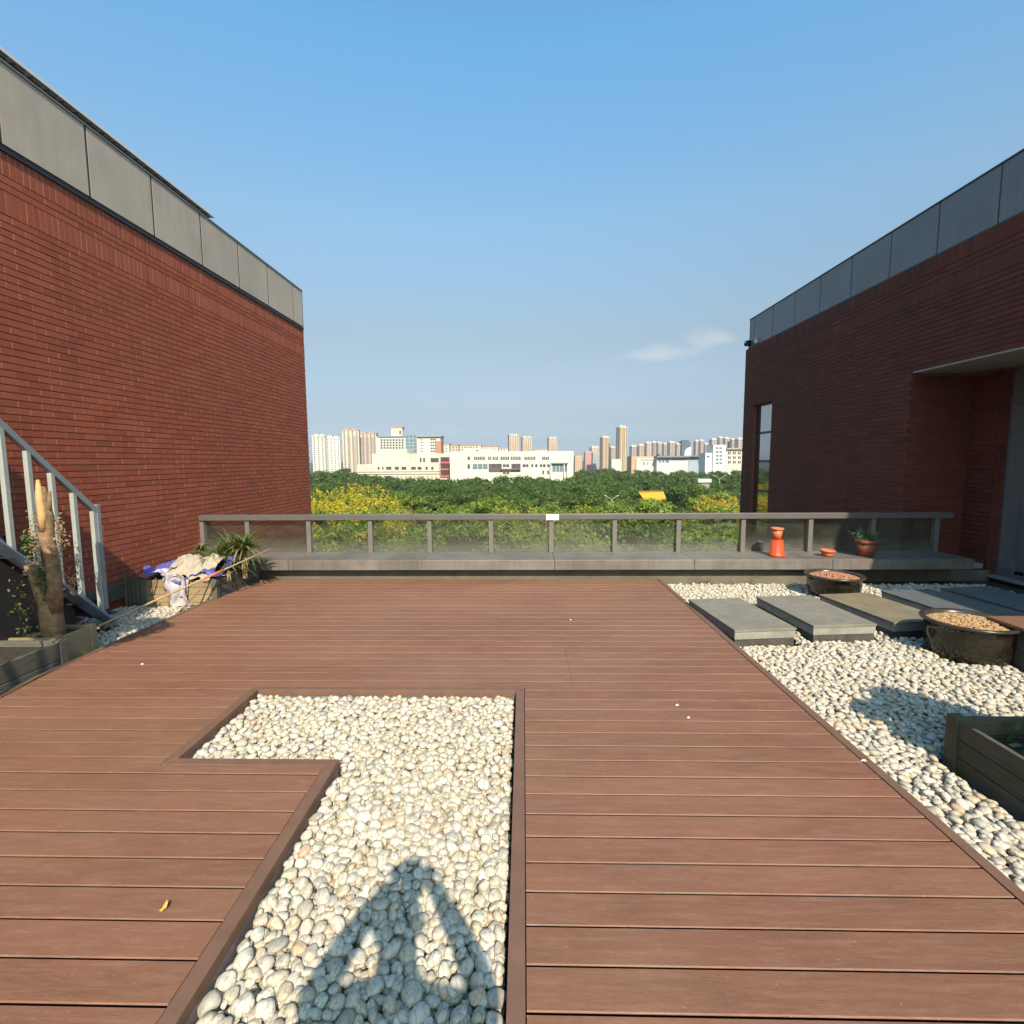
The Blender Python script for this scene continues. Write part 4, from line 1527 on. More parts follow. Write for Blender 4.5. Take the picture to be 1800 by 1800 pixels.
for (x0, x1, y), lab in zip(row, labs):
    i = x0
    c = [(.66, .56, .46), (.70, .62, .50), (.54, .46, .43)][i % 3]
    tower(x0, x1, y, 600 + (i * 7) % 90, lab, c, (.36, .31, .34), .5, 14, 22, 4, ((.44, .37, .36), [(.0, .12), (.5, .58)], 3), group='apartment row at the right')
# dark domed block
p = at(1205, 815, 640)
pt = at(1205, 773, 640)
t = thing('domed_tower', 'dark blue grey block with a rounded top above the white sail', 'tower', (p[0], 640, GROUND))
m = MB()
w = 5.4
n = 10
poly = [(-w, GROUND), (w, GROUND), (w, pt[2] - 5)] + [(w * math.cos(a), pt[2] - 5 + 5 * math.sin(a)) for a in [PI * k / n for k in range(1, n)]] + [(-w, pt[2] - 5)]
vs = [(p[0] + x, 640, z) for x, z in poly] + [(p[0] + x, 655, z) for x, z in poly]
N_ = len(poly)
m.add(vs, [tuple(range(N_)), tuple(range(2 * N_ - 1, N_ - 1, -1))] + [(i, i + N_, (i + 1) % N_ + N_, (i + 1) % N_) for i in range(N_)])
m.build('wall', bmat((.11, .13, .16)), t)
# white sail shaped structure
D = 380
t = thing('sail_roof', 'white quarter round sail shaped roof in front of the dark block', 'roof', tuple(at(1209, 805, D)))
m = MB()
a, b = at(1203, 801, D), at(1215, 786, D)
poly = [(a[0], a[2]), (b[0], a[2]), (b[0], b[2])] + [(b[0] - (b[0] - a[0]) * math.sin(q), a[2] + (b[2] - a[2]) * math.cos(q)) for q in [PI / 2 * k / 8 for k in range(1, 8)]]
vs = [(x, D, z) for x, z in poly] + [(x, D + 3, z) for x, z in poly]
N_ = len(poly)
m.add(vs, [tuple(range(N_)), tuple(range(2 * N_ - 1, N_ - 1, -1))] + [(i, i + N_, (i + 1) % N_ + N_, (i + 1) % N_) for i in range(N_)])
m.build('sail', bmat((.8, .8, .76)), t)
a2 = at(1214, 818, D)
MB().box(b[0] - 2.2, b[0], D + .2, D + 2.8, GROUND, a[2]).build('mast', bmat(WHITE), t)
# right hand low campus
D = 372
t, xa, xb, zt = flat_block('school_building', 'orange ended low school building with white colonnade', 1110, 1155, 802, D, (.62, .38, .24), 16)
a, b = at(1118, 818, D), at(1154, 805.5, D)
MB().box(a[0], b[0], D - 1.2, D - .01, GROUND, b[2]).build('front_wall', bmat(WHITE), t)
wins(t, D - 1.2, [(1127 + i * 3.6, 1129 + i * 3.6) for i in range(7)], 807.5, 809.5)
wins(t, D - 1.2, [(1131, 1133), (1138, 1139.5)], 812, 817)
t, xa, xb, zt = flat_block('school_building', 'grey school block with flat dark roof in the middle of the low row', 1154.5, 1209.5, 804, D - 6, (.62, .63, .60), 16)
MB().box(xa - .5, xb + .5, D - 8.5, D + 10, zt, zt + 1.1).build('roof', bmat((.22, .24, .26)), t)
wins(t, D - 6, [(1158, 1162), (1164, 1168), (1170, 1176)], 806, 813, WINB)
wins(t, D - 6, [(1181 + i * 5, 1184 + i * 5) for i in range(5)], 806.5, 809)
t, xa, xb, zt = flat_block('school_building', 'blue and white low school block left of the white stair tower', 1210, 1240, 803, D - 3, (.40, .46, .50), 16)
MB().box(xa - .5, xb + .5, D - 5.5, D + 10, zt, zt + 1.0).build('roof', bmat((.20, .22, .23)), t)
wins(t, D - 3, [(1226, 1229), (1230.5, 1233.5)], 807, 814, bmat((.12, .24, .42)))
wins(t, D - 3, [(1213, 1216), (1218, 1221)], 806, 808.5)
D = 330
t, xa, xb, zt = flat_block('stair_tower', 'white stair tower with a column of square windows', 1253, 1275, 782, D, (.74, .76, .74), 12, 'tower')
for j in range(5):
    wins(t, D, [(1258, 1263), (1264.5, 1269)], 786 + j * 6.6, 789.6 + j * 6.6, WINB)
t, xa, xb, zt = flat_block('annex', 'low white annex left of the white stair tower', 1239.5, 1252.5, 796, D + 1, (.72, .74, .72), 12, 'building')
wins(t, D + 1, [(1243, 1247)], 801, 804)
t, xa, xb, zt = flat_block('beige_building', 'beige building with rows of paired windows beside the right brick wall', 1275.5, 1318, 790, D + 2, (.66, .58, .48), 14)
MB().box(xa, xb + .5, D + .6, D + 16, zt, zt + .9).build('roof', bmat((.46, .34, .28)), t)
for j in range(3):
    wins(t, D + 2, [(1279.5 + i * 8.8, 1284.5 + i * 8.8) for i in range(4)], 794 + j * 8, 798.6 + j * 8, None, mull=2)

# yellow canopy, white sign board, street lamps between the trees
D = 104
a, b = at(1133, 879, D), at(1176, 868, D)
t = thing('market_canopy', 'long bright yellow canopy roof among the trees below the right skyline', 'canopy', (a[0], D, GROUND))
m = MB()
m.add([(a[0], D, a[2]), (b[0] - .4, D, a[2] + .1), (b[0], D + 4, b[2] + .1), (a[0] - .3, D + 4, b[2])], [(0, 1, 2, 3)])
m.add([(a[0], D, a[2] - .28), (b[0] - .4, D, a[2] - .2), (b[0] - .4, D, a[2] + .09), (a[0], D, a[2] - .01)], [(0, 1, 2, 3)])
m.build('roof', plain('yellow_canvas', (.70, .42, .02), .6, .06, .6), t)
MB().box(a[0] - .3, b[0], D + 4.01, D + 4.2, b[2] - 1.0, b[2] + .35).build('back_board', plain('rust_board', (.40, .13, .03), .7, .1, 1), t)
for x in (a[0] + .2, (a[0] + b[0]) / 2, b[0] - .7):
    MB().tube([(x, D + .1, GROUND), (x, D + .1, a[2] - .1)], .07, 6).build('post', MT['postmetal'], t)
D = 150
a, b = at(1227, 853, D), at(1251, 842, D)
t = thing('gate_roof', 'small white flat roofed gatehouse among the trees on the right', 'gatehouse', (a[0], D, GROUND))
MB().box(a[0], b[0], D, D + 3, b[2] - 1.0, b[2]).build('roof', bmat((.6, .6, .56)), t)
MB().box(a[0] + .4, b[0] - .4, D + .4, D + 2.8, GROUND, b[2] - 1.0).build('wall', bmat((.30, .30, .28)), t)
for (px, py, D, h, lab) in ((1075, 878, 78, .9, 'white double armed street lamp forming a V above the trees'), (1265, 842, 150, 1.6, 'white street lamp right of the gatehouse roof'), (1193, 822, 300, 2.4, 'slim pale street lamp pole among the far trees')):
    p = at(px, py, D)
    t = thing('street_lamp', lab, 'street lamp', (p[0], D, GROUND), 'street lamps')
    MB().tube([(p[0], D, GROUND), (p[0], D, p[2])], [.08, .04], 8).build('pole', MT['whitemetal'], t)
    for s_ in (-1, 1):
        MB().bar((p[0], D, p[2]), (p[0] + s_ * h, D, p[2] + h * .62), .06, .05, up=(0, 1, 0)).build('arm', MT['stairrail'], t)
        MB().obox((p[0] + s_ * h * 1.05, D, p[2] + h * .64), (h * .4, .16, .07), 0, 0, -s_ * .35).build('lamp_head', MT['whitemetal'], t)

# ------------------------------------------------------------------ metal staircase (left)
t = thing('metal_staircase', 'grey steel staircase with pale posts rising along the left brick wall', 'staircase', (-4.64, 5.2, BED))
NS = 15
SX, SXW = -4.37, -4.84
y0s, z0s = 5.18, .06
for x in (SX, SXW):
    MB().bar((x, y0s - .02, z0s - .07), (x, y0s - NS * .211, z0s + NS * .197 - .07), .012, .17, up=(1, 0, 0)).build('stringer', MT['stringer'], t)
    MB().bar((x - (.02 if x == SX else -.02), y0s - .02, z0s - .07 + .08), (x - (.02 if x == SX else -.02), y0s - NS * .211, z0s + NS * .197 - .07 + .08), .04, .008, up=(1, 0, 0)).build('flange', MT['stringer'], t)
for i in range(NS):
    ty, tz = y0s - i * .211, z0s + i * .197
    m = MB()
    m.box(SXW + .008, SX - .008, ty - .10, ty + .125, tz - .006, tz)
    m.box(SXW + .008, SX - .008, ty - .104, ty - .099, tz - .006, tz + .19)
    m.build('tread', MT['tread'], t)
for i in range(NS):
    ty, tz = y0s - .14 - i * .211, z0s + i * .197 + .06
    MB().box(SX + .008, SX + .05, ty - .02, ty + .02, tz, tz + 1.05 + .028 * (0)).build('post', MT['stairrail'], t, bevel=.003)
ty, tz = y0s - .14, z0s + .06
MB().box(SX - .01, SX + .056, ty + .021, ty + .064, tz + .03, tz + 1.115).build('newel', MT['handrail'], t, bevel=.003)
MB().bar((SX + .03, ty + .03, tz + 1.05), (SX + .03, ty + .03 - NS * .211, tz + 1.05 + NS * .197), .05, .05, up=(1, 0, 0)).build('handrail', MT['handrail'], t, bevel=.004)

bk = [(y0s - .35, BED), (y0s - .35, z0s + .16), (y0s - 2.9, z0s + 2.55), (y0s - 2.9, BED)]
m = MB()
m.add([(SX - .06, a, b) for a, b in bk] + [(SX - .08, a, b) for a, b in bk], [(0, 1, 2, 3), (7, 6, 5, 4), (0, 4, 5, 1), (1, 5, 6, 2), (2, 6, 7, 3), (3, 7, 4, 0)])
m.build('added_shade_sheet', MT['darkmetal'], t)  # made-up dark sheet that supplies the shade beneath the stairs

# ------------------------------------------------------------------ pruned tree with ivy
tx, ty_ = -4.17, 4.32
t = thing('pruned_tree', 'bare pruned tree trunk forked in two with ivy, in front of the staircase', 'tree', (tx, ty_, BED))
MB().tube([(tx, ty_, BED), (tx, ty_, .18), (tx - .01, ty_, .36), (tx + .0, ty_, .46)], [.092, .084, .084, .07], 14).build('trunk', MT['bark'], t, smooth=True)
ZT = .075
MB().tube([(tx - .02, ty_, .26 + ZT), (tx - .085, ty_, .45 + ZT), (tx - .125, ty_, .60 + ZT), (tx - .14, ty_ - .01, .70 + ZT)], [.060, .047, .043, .047], 12).build('branch', MT['bark'], t, smooth=True)
m = MB().tube([(tx + .02, ty_, .28 + ZT), (tx + .065, ty_ - .01, .50 + ZT), (tx + .07, ty_ - .02, .75 + ZT), (tx + .04, ty_ - .02, .95 + ZT), (tx + .06, ty_ - .02, 1.12 + ZT), (tx + .045, ty_ - .02, 1.26 + ZT), (tx + .03, ty_ - .02, 1.38 + ZT)],
              [.066, .054, .050, .058, .050, .042, .028], 12)
m.build('branch', MT['bark'], t, smooth=True)
MB().tube([(tx + .05, ty_ - .055, 1.00 + ZT), (tx + .06, ty_ - .06, 1.15 + ZT), (tx + .04, ty_ - .05, 1.30 + ZT), (tx + .03, ty_ - .04, 1.44 + ZT)], [.03, .034, .030, .012], 8).build('stripped_wood', MT['cut'], t, smooth=True)
MB().tube([(tx + .08, ty_ - .02, 1.15 + ZT), (tx + .105, ty_ - .02, 1.34 + ZT)], [.022, .012], 7).build('twig', MT['bark'], t, smooth=True)
rr = np.random.default_rng(5)


def leafcloud(spots, n, size, name, m, parent, elong=1.1):
    P = []
    for (c, s) in spots:
        P.append(np.array(c) + rr.normal(size=(n, 3)) * np.array(s))
    P = np.concatenate(P)
    N = np.tile(np.array([.5, -.6, .5]), (len(P), 1))
    V, F = cards(P, N, size, rr, elong, .9)
    base = np.zeros(3)
    w = parent
    while w is not None:
        base += np.array(w.location); w = w.parent
    o = np_mesh(name, V - base, F, m, parent)
    o['kind'] = 'stuff'
    return o


leafcloud([((tx - .02, ty_ - .02, .68), (.035, .03, .12)), ((tx + .01, ty_ + .02, .5), (.03, .03, .09)), ((tx - .27, ty_ - .05, .40), (.06, .05, .14)), ((tx - .30, ty_, .18), (.07, .05, .08)), ((tx - .16, ty_ - .02, .95), (.03, .03, .05))], 130, .016, 'ivy', MT['ivy'], t)
leafcloud([((tx - .08, ty_ - .02, .95), (.03, .03, .13)), ((tx + .16, ty_ - .02, .98), (.03, .03, .10)), ((tx + .14, ty_, 1.10), (.02, .02, .06)), ((tx + .18, ty_ + .02, .60), (.03, .02, .05)), ((tx - .05, ty_, 1.1), (.02, .02, .06))], 80, .013, 'dry_ivy', MT['dryleaf'], t)


# ------------------------------------------------------------------ timber planters
def timber_planter(label, x0, x1, y0, y1, z0, z1, mat, nb=2, post=.07, th=.028, soil=.05, group=None, rail=True, matf=None, posts=True):
    t = thing('timber_planter', label, 'planter', ((x0 + x1) / 2, (y0 + y1) / 2, z0), group)
    h = (z1 - z0) / nb
    for i in range(nb):
        a, b = z0 + i * h + .003, z0 + (i + 1) * h - .003
        q = r.uniform(-.003, .003)
        MB().box(x0, x1, y0 + q, y0 + th + q, a, b).build('board', matf or mat, t, bevel=.003)
        MB().box(x0, x1, y1 - th + q, y1 + q, a, b).build('board', mat, t, bevel=.003)
        MB().box(x0 + q, x0 + th + q, y0 + th + .004, y1 - th - .004, a, b).build('board', mat, t, bevel=.003)
        MB().box(x1 - th + q, x1 + q, y0 + th + .004, y1 - th - .004, a, b).build('board', mat, t, bevel=.003)
    if posts:
        for px, py in ((x0 - .012, y0 - .012), (x1 - post + .012, y0 - .012), (x0 - .012, y1 - post + .012), (x1 - post + .012, y1 - post + .012)):
            MB().box(px, px + post, py, py + post, z0, z1 + .008).build('post', mat, t, bevel=.004)
    MB().box(x0 + th + .004, x1 - th - .004, y0 + th + .004, y1 - th - .004, z0 + .01, z1 - soil).build('soil', MT['soil'], t)
    return t


pa = timber_planter('pale timber planter with cloths and a strap leaved plant below the left wall', -4.66, -3.74, 6.02, 7.02, BED, .235, MT['woodgrey'], 4, matf=MT['woodbeige'])
for i in range(4):
    MB().box(-4.86 + i * .048, -4.822 + i * .048, 5.99, 6.02, BED, .262 - (i % 2) * .01).build('slat', MT['woodgrey'], pa, bevel=.003)
tag(MB().box(-4.925, -4.87, 5.15, 6.05, .02, .20).build('timber_board', MT['woodgrey'], bevel=.004), 'grey timber board edging the foot of the left brick wall', 'board')
pb = timber_planter('grey timber planter beside the deck at the lower left edge', -4.72, -3.885, 2.6, 4.12, BED, .165, MT['woodgrey'], 2, matf=MT['woodbeige'])
pc = timber_planter('small pale timber box around the foot of the pruned tree', -4.62, -4.0, 4.17, 4.55, BED, .16, MT['woodbeige'], 1, post=.06, soil=.03)
pd_ = timber_planter('mossy dark timber planter on the pebbles at the right edge', 2.44, 3.45, .9, 2.86, BED, .185, MT['woodmoss'], 3, post=.075, soil=.12)
pe = timber_planter('low brown timber box right of the large glazed pot', 4.12, 5.0, 4.05, 4.47, BED, .235, MT['woodmoss'], 2, soil=.02)
MB().box(4.08, 5.02, 4.02, 4.50, .2351, .262).build('lid', MT['deck'], pe, bevel=.003)


def bush(name, label, cat, c, R, H, m, n=26, nl=120, size=.035, stem=True, group=None, z0=0.0):
    q = np.random.default_rng(int(abs(c[0] * 100) + abs(c[1] * 10)))
    t = thing(name, label, cat, (c[0], c[1], z0), group)
    P, N = crown_arrays(q, R, H, n, nl, size, .33)
    V, F = cards(P, N, size, q, 1.1, .8)
    np_mesh('foliage', V + [0, 0, c[2] - z0], F, m, t)['kind'] = 'stuff'
    s = MB()
    for k_ in range(4):
        a = k_ * 1.6
        s.tube([(c[0], c[1], z0), (c[0] + math.cos(a) * R * .2, c[1] + math.sin(a) * R * .2, (c[2] + z0) / 2), (c[0] + math.cos(a) * R * .6, c[1] + math.sin(a) * R * .6, c[2] + H * .3)], [.014, .011, .005], 6)
    s.build('stem', MT['treebark'], t)
    return t


# shrubs growing out of the planters, just outside the picture; their shade falls on the pebbles
bush('shrub', 'dense shrub growing in the mossy planter at the right edge', 'shrub', (3.02, 2.02, .98), .36, .30, MT['leafdark'], 34, 170, .04, z0=.06)
bush('small_tree', 'small dense tree growing at the near end of the left grey planter', 'tree', (-3.62, 2.78, 1.72), .40, .40, MT['leafdark'], 34, 150, .04, z0=.1)
leafcloud([((2.72, 2.55, .12), (.10, .10, .035)), ((2.95, 2.45, .16), (.12, .12, .05)), ((2.68, 2.3, .10), (.08, .12, .03))], 110, .028, 'low_plants', MT['ivy'], pd_)
leafcloud([((2.8, 2.5, .13), (.14, .10, .03))], 60, .024, 'dry_leaves', MT['dryleaf'], pd_)
leafcloud([((4.30, 3.98, .17), (.06, .05, .05))], 60, .022, 'low_plants', MT['leaflight'], pe)


# strap leaved plant
def strap_plant(name, label, centres, parent=None):
    q = random.Random(9)
    t = thing(name, label, 'plant', (centres[0][0], centres[0][1], .19))
    mats = {'leaf_blades': MT['strap'], 'dry_blades': MT['dryleaf']}
    for nm, m in mats.items():
        mb = MB()
        for (cx, cy, z, L) in centres:
            n = 74 if nm == 'leaf_blades' else 26
            for i in range(n):
                a = q.random() * 2 * PI
                el = q.uniform(.15, 1.35) if nm == 'leaf_blades' else q.uniform(-.1, 1.1)
                l = L * q.uniform(.65, 1.15)
                w = q.uniform(.009, .016)
                p = Vector((cx + q.uniform(-.02, .02), cy + q.uniform(-.02, .02), z + q.uniform(0, .10)))
                side = Vector((-math.sin(a), math.cos(a), 0))
                o = len(mb.v)
                S = 6
                for s in range(S + 1):
                    f = s / S
                    ww = w * (1 - f ** 2.2) + .0008
                    mb.v.append(tuple(p + side * ww)); mb.v.append(tuple(p - side * ww))
                    p = p + Vector((math.cos(a) * math.cos(el), math.sin(a) * math.cos(el), math.sin(el))) * (l / S)
                    el -= q.uniform(.14, .30)
                for s in range(S):
                    k_ = o + s * 2
                    mb.f.append((k_, k_ + 1, k_ + 3, k_ + 2))
        mb.build(nm, m, t)['kind'] = 'stuff'
    for (cx, cy, z, L) in centres:
        MB().tube([(cx, cy, .15), (cx, cy, z + .05)], [.03, .022], 8).build('stem', MT['bark'], t)
    return t


strap_plant('strap_leaf_plant', 'bushy strap leaved plant with dry tips in the left timber planter',
            [(-3.98, 6.45, .28, .42), (-3.72, 6.62, .40, .42), (-4.12, 6.66, .26, .40), (-3.80, 6.40, .24, .36), (-3.64, 6.5, .46, .34), (-3.92, 6.28, .20, .26), (-3.88, 6.6, .42, .40)])
q_ = strap_plant('dry_sprout', 'small dry leaf sprout above the beige cloth', [(-4.36, 6.75, .42, .14)])


# cloths
def cloth_mesh(name, label, cat, pts_fn, nu, nv, m, amp, seed, thick=.002):
    V, F = [], []
    for i in range(nu + 1):
        for j in range(nv + 1):
            p = Vector(pts_fn(i / nu, j / nv))
            n = mnoise.noise(p * 9 + Vector((seed, 0, 0))) * amp + mnoise.noise(p * 24 + Vector((0, seed, 0))) * amp * .5
            p += Vector((n * .6, -abs(n) * .4, n))
            V.append(tuple(p))
    for i in range(nu):
        for j in range(nv):
            a = i * (nv + 1) + j
            F.append((a, a + 1, a + nv + 2, a + nv + 1))
    mb = MB().add(V, F)
    o = mb.build(name, m, None, smooth=True)
    sd = o.modifiers.new('thickness', 'SOLIDIFY'); sd.thickness = thick
    tag(o, label, cat)
    return o


cloth_mesh('plastic_sheet', 'crumpled blue and violet plastic sheet on the left timber planter', 'plastic sheet',
           lambda u, v: (-4.72 + u * 1.0 + .03 * math.sin(v * 9), 6.03 + v * .34 - .05 * (v < .1), .285 + .09 * v + .05 * math.sin(u * 9 + v * 5) * (1 - .3 * v)), 46, 18, MT['blue'], .075, 3)
cloth_mesh('pale_sheet', 'pale lilac rag lying beside the blue plastic sheet', 'cloth',
           lambda u, v: (-4.56 + u * .30 + .02 * math.sin(v * 7), 6.02 + v * .16, .30 + .035 * math.sin(u * 8) + .04 * u), 22, 14, plain('lilac_cloth', (.50, .46, .58), .8, .15, 12), .05, 8)
cloth_mesh('beige_cloth', 'stiff beige mesh cloth bulging over the planter rim', 'cloth',
           lambda u, v: (-4.36 + u * .58, 6.0 + v * .38 - .02, .285 + .21 * math.sin(min(1, v * 1.2) * 1.5) * (.80 + .20 * abs(math.sin(u * 5.2 + .5))) - .07 * abs(u - .5) ** 1.5), 40, 30, MT['beige'], .040, 5)
cloth_mesh('white_rag', 'soiled white rag hanging down the front of the planter', 'cloth',
           lambda u, v: (-4.37 + u * .25 + v * .10 + .025 * math.sin(v * 10 + u * 5), 5.975 - .03 * math.sin(u * 7) - .02 * v, .33 - v * .40), 18, 26, MT['whitecloth'], .045, 11)
cloth_mesh('white_rag', 'narrow white rag corner hanging right of the larger rag', 'cloth',
           lambda u, v: (-4.13 + u * .09 - v * .05, 5.985 - .02 * math.sin(u * 6), .27 - v * .24), 8, 14, MT['whitecloth'], .02, 15)
cloth_mesh('white_paper', 'white paper strip on the right rim of the left planter', 'paper',
           lambda u, v: (-3.80 + v * .07, 6.1 + u * .55, .252 + .012 * math.sin(u * 14)), 16, 4, MT['whitelabel'], .02, 19)
# bamboo poles
t = thing('bamboo_pole', 'long bamboo pole leaning from the pebbles over the planter corner', 'pole', (-4.1, 5.5, 0))
A, B = Vector((-4.46, 4.55, -.075)), Vector((-3.29, 6.50, .53))
MB().tube([A, A.lerp(B, .3), A.lerp(B, .62), A.lerp(B, .66), B], [.011, .012, .012, .011, .009], 8).build('shaft', MT['bamboo'], t, smooth=True)
MB().tube([A.lerp(B, .63), A.lerp(B, .73)], [.016, .016], 8).build('tape', MT['bamboo_red'], t, smooth=True)
t = thing('wooden_stick', 'short brown stick leaning on the pale planter front, right of the rags', 'stick', (-3.9, 5.9, 0))
MB().tube([(-4.03, 5.72, -.10), (-3.80, 5.99, .24)], .009, 7).build('shaft', MT['bark'], t)
t = thing('wooden_stick', 'short brown stick under the blue sheet at the planter front', 'stick', (-4.5, 5.9, 0))
MB().tube([(-4.50, 5.96, .10), (-4.44, 5.975, .27)], .008, 7).build('shaft', MT['bark'], t)
t = thing('wooden_stick', 'thin brown stick left of the hanging white rag', 'stick', (-4.3, 5.9, 0))
MB().tube([(-4.24, 5.88, -.11), (-4.31, 5.97, .20)], .007, 7).build('shaft', MT['bark'], t)

# herb in the terracotta pot
t = [o for o in COL.objects if o.name == 'potted_plant'][0]
hq = np.random.default_rng(4)
P, st = [], MB()
for i in range(34):
    a, e, L = hq.uniform(0, 6.28), hq.uniform(.25, 1.4), hq.uniform(.12, .24)
    d = np.array([math.cos(a) * math.cos(e), math.sin(a) * math.cos(e), math.sin(e)])
    c = np.array([4.85, 7.28, ZL + .19])
    st.tube([tuple(c), tuple(c + d * L)], [.003, .002], 5)
    for k_ in range(12):
        P.append(c + d * L * hq.uniform(.35, 1.08) + hq.normal(size=3) * .014)
P = np.array(P)
V, F = cards(P, np.tile([0, -.4, .8], (len(P), 1)), .017, hq, 1.2, .8)
np_mesh('leaves', V - np.array([4.85, 7.28, ZL]), F, MT['herb'], t)['kind'] = 'stuff'
st.build('stem', MT['herb'], t)
# dry weeds at the foot of the low wall
for (cx, lab) in ((2.55, 'tangle of dry weeds at the foot of the low wall near the deck corner'), (3.05, 'thin dry weeds at the foot of the low wall left of the small pot')):
    t = thing('dry_weeds', lab, 'weeds', (cx, 7.08, BED))
    m = MB()
    for i in range(22):
        a = r.uniform(-1.2, 1.2)
        L = r.uniform(.12, .28)
        x = cx + r.uniform(-.16, .16)
        m.tube([(x, 7.10, BED), (x + math.sin(a) * L * .5, 7.08, BED + L * .6), (x + math.sin(a) * L, 7.06 + r.uniform(-.03, .03), BED + L * math.cos(a) * .9)], [.0025, .002, .001], 4)
    m.build('stalks', MT['dryleaf'], t)['kind'] = 'stuff'

# dry leaf and flecks on the planks
m = MB().add([(-1.352, 1.705, .006), (-1.337, 1.698, .009), (-1.325, 1.708, .015), (-1.328, 1.72, .021), (-1.338, 1.732, .026), (-1.348, 1.718, .007)], [(0, 1, 2, 5), (5, 2, 3, 4)])
tag(m.build('fallen_leaf', plain('yellow_leaf', (.75, .48, .10), .6, .1, 40)), 'small curled yellow leaf lying on the planks left of the pebble bed', 'leaf')
for i, (x, y, lab) in enumerate(((1.031, 3.334, 'tiny white chip on the planks right of the pebble bed, upper of two'), (1.053, 3.165, 'tiny white chip on the planks right of the pebble bed, lower of two'),
                                 (.484, 5.194, 'tiny white chip in the middle of the far planks'), (-3.145, 4.003, 'tiny white chip on the planks at the left'), (1.86, 2.70, 'tiny white chip by the right deck edge'))):
    vv = [(x + math.cos(k_ * 1.05 + i) * .013 * (1 + .3 * math.sin(k_ * 2 + i)), y + math.sin(k_ * 1.05 + i) * .010, .003) for k_ in range(6)] + [(x, y, .012)]
    m = MB().add(vv, [(k_, (k_ + 1) % 6, 6) for k_ in range(6)] + [(5, 4, 3, 2, 1, 0)])
    tag(m.build('stone_chip', MT['whitelabel']), lab, 'stone chip', 'white chips on the deck')


# ------------------------------------------------------------------ pebbles
def inpoly(x, y, poly):
    ok = False
    n = len(poly)
    for i in range(n):
        (x1, y1), (x2, y2) = poly[i], poly[(i + 1) % n]
        if (y1 > y) != (y2 > y) and x < (x2 - x1) * (y - y1) / (y2 - y1) + x1:
            ok = not ok
    return ok


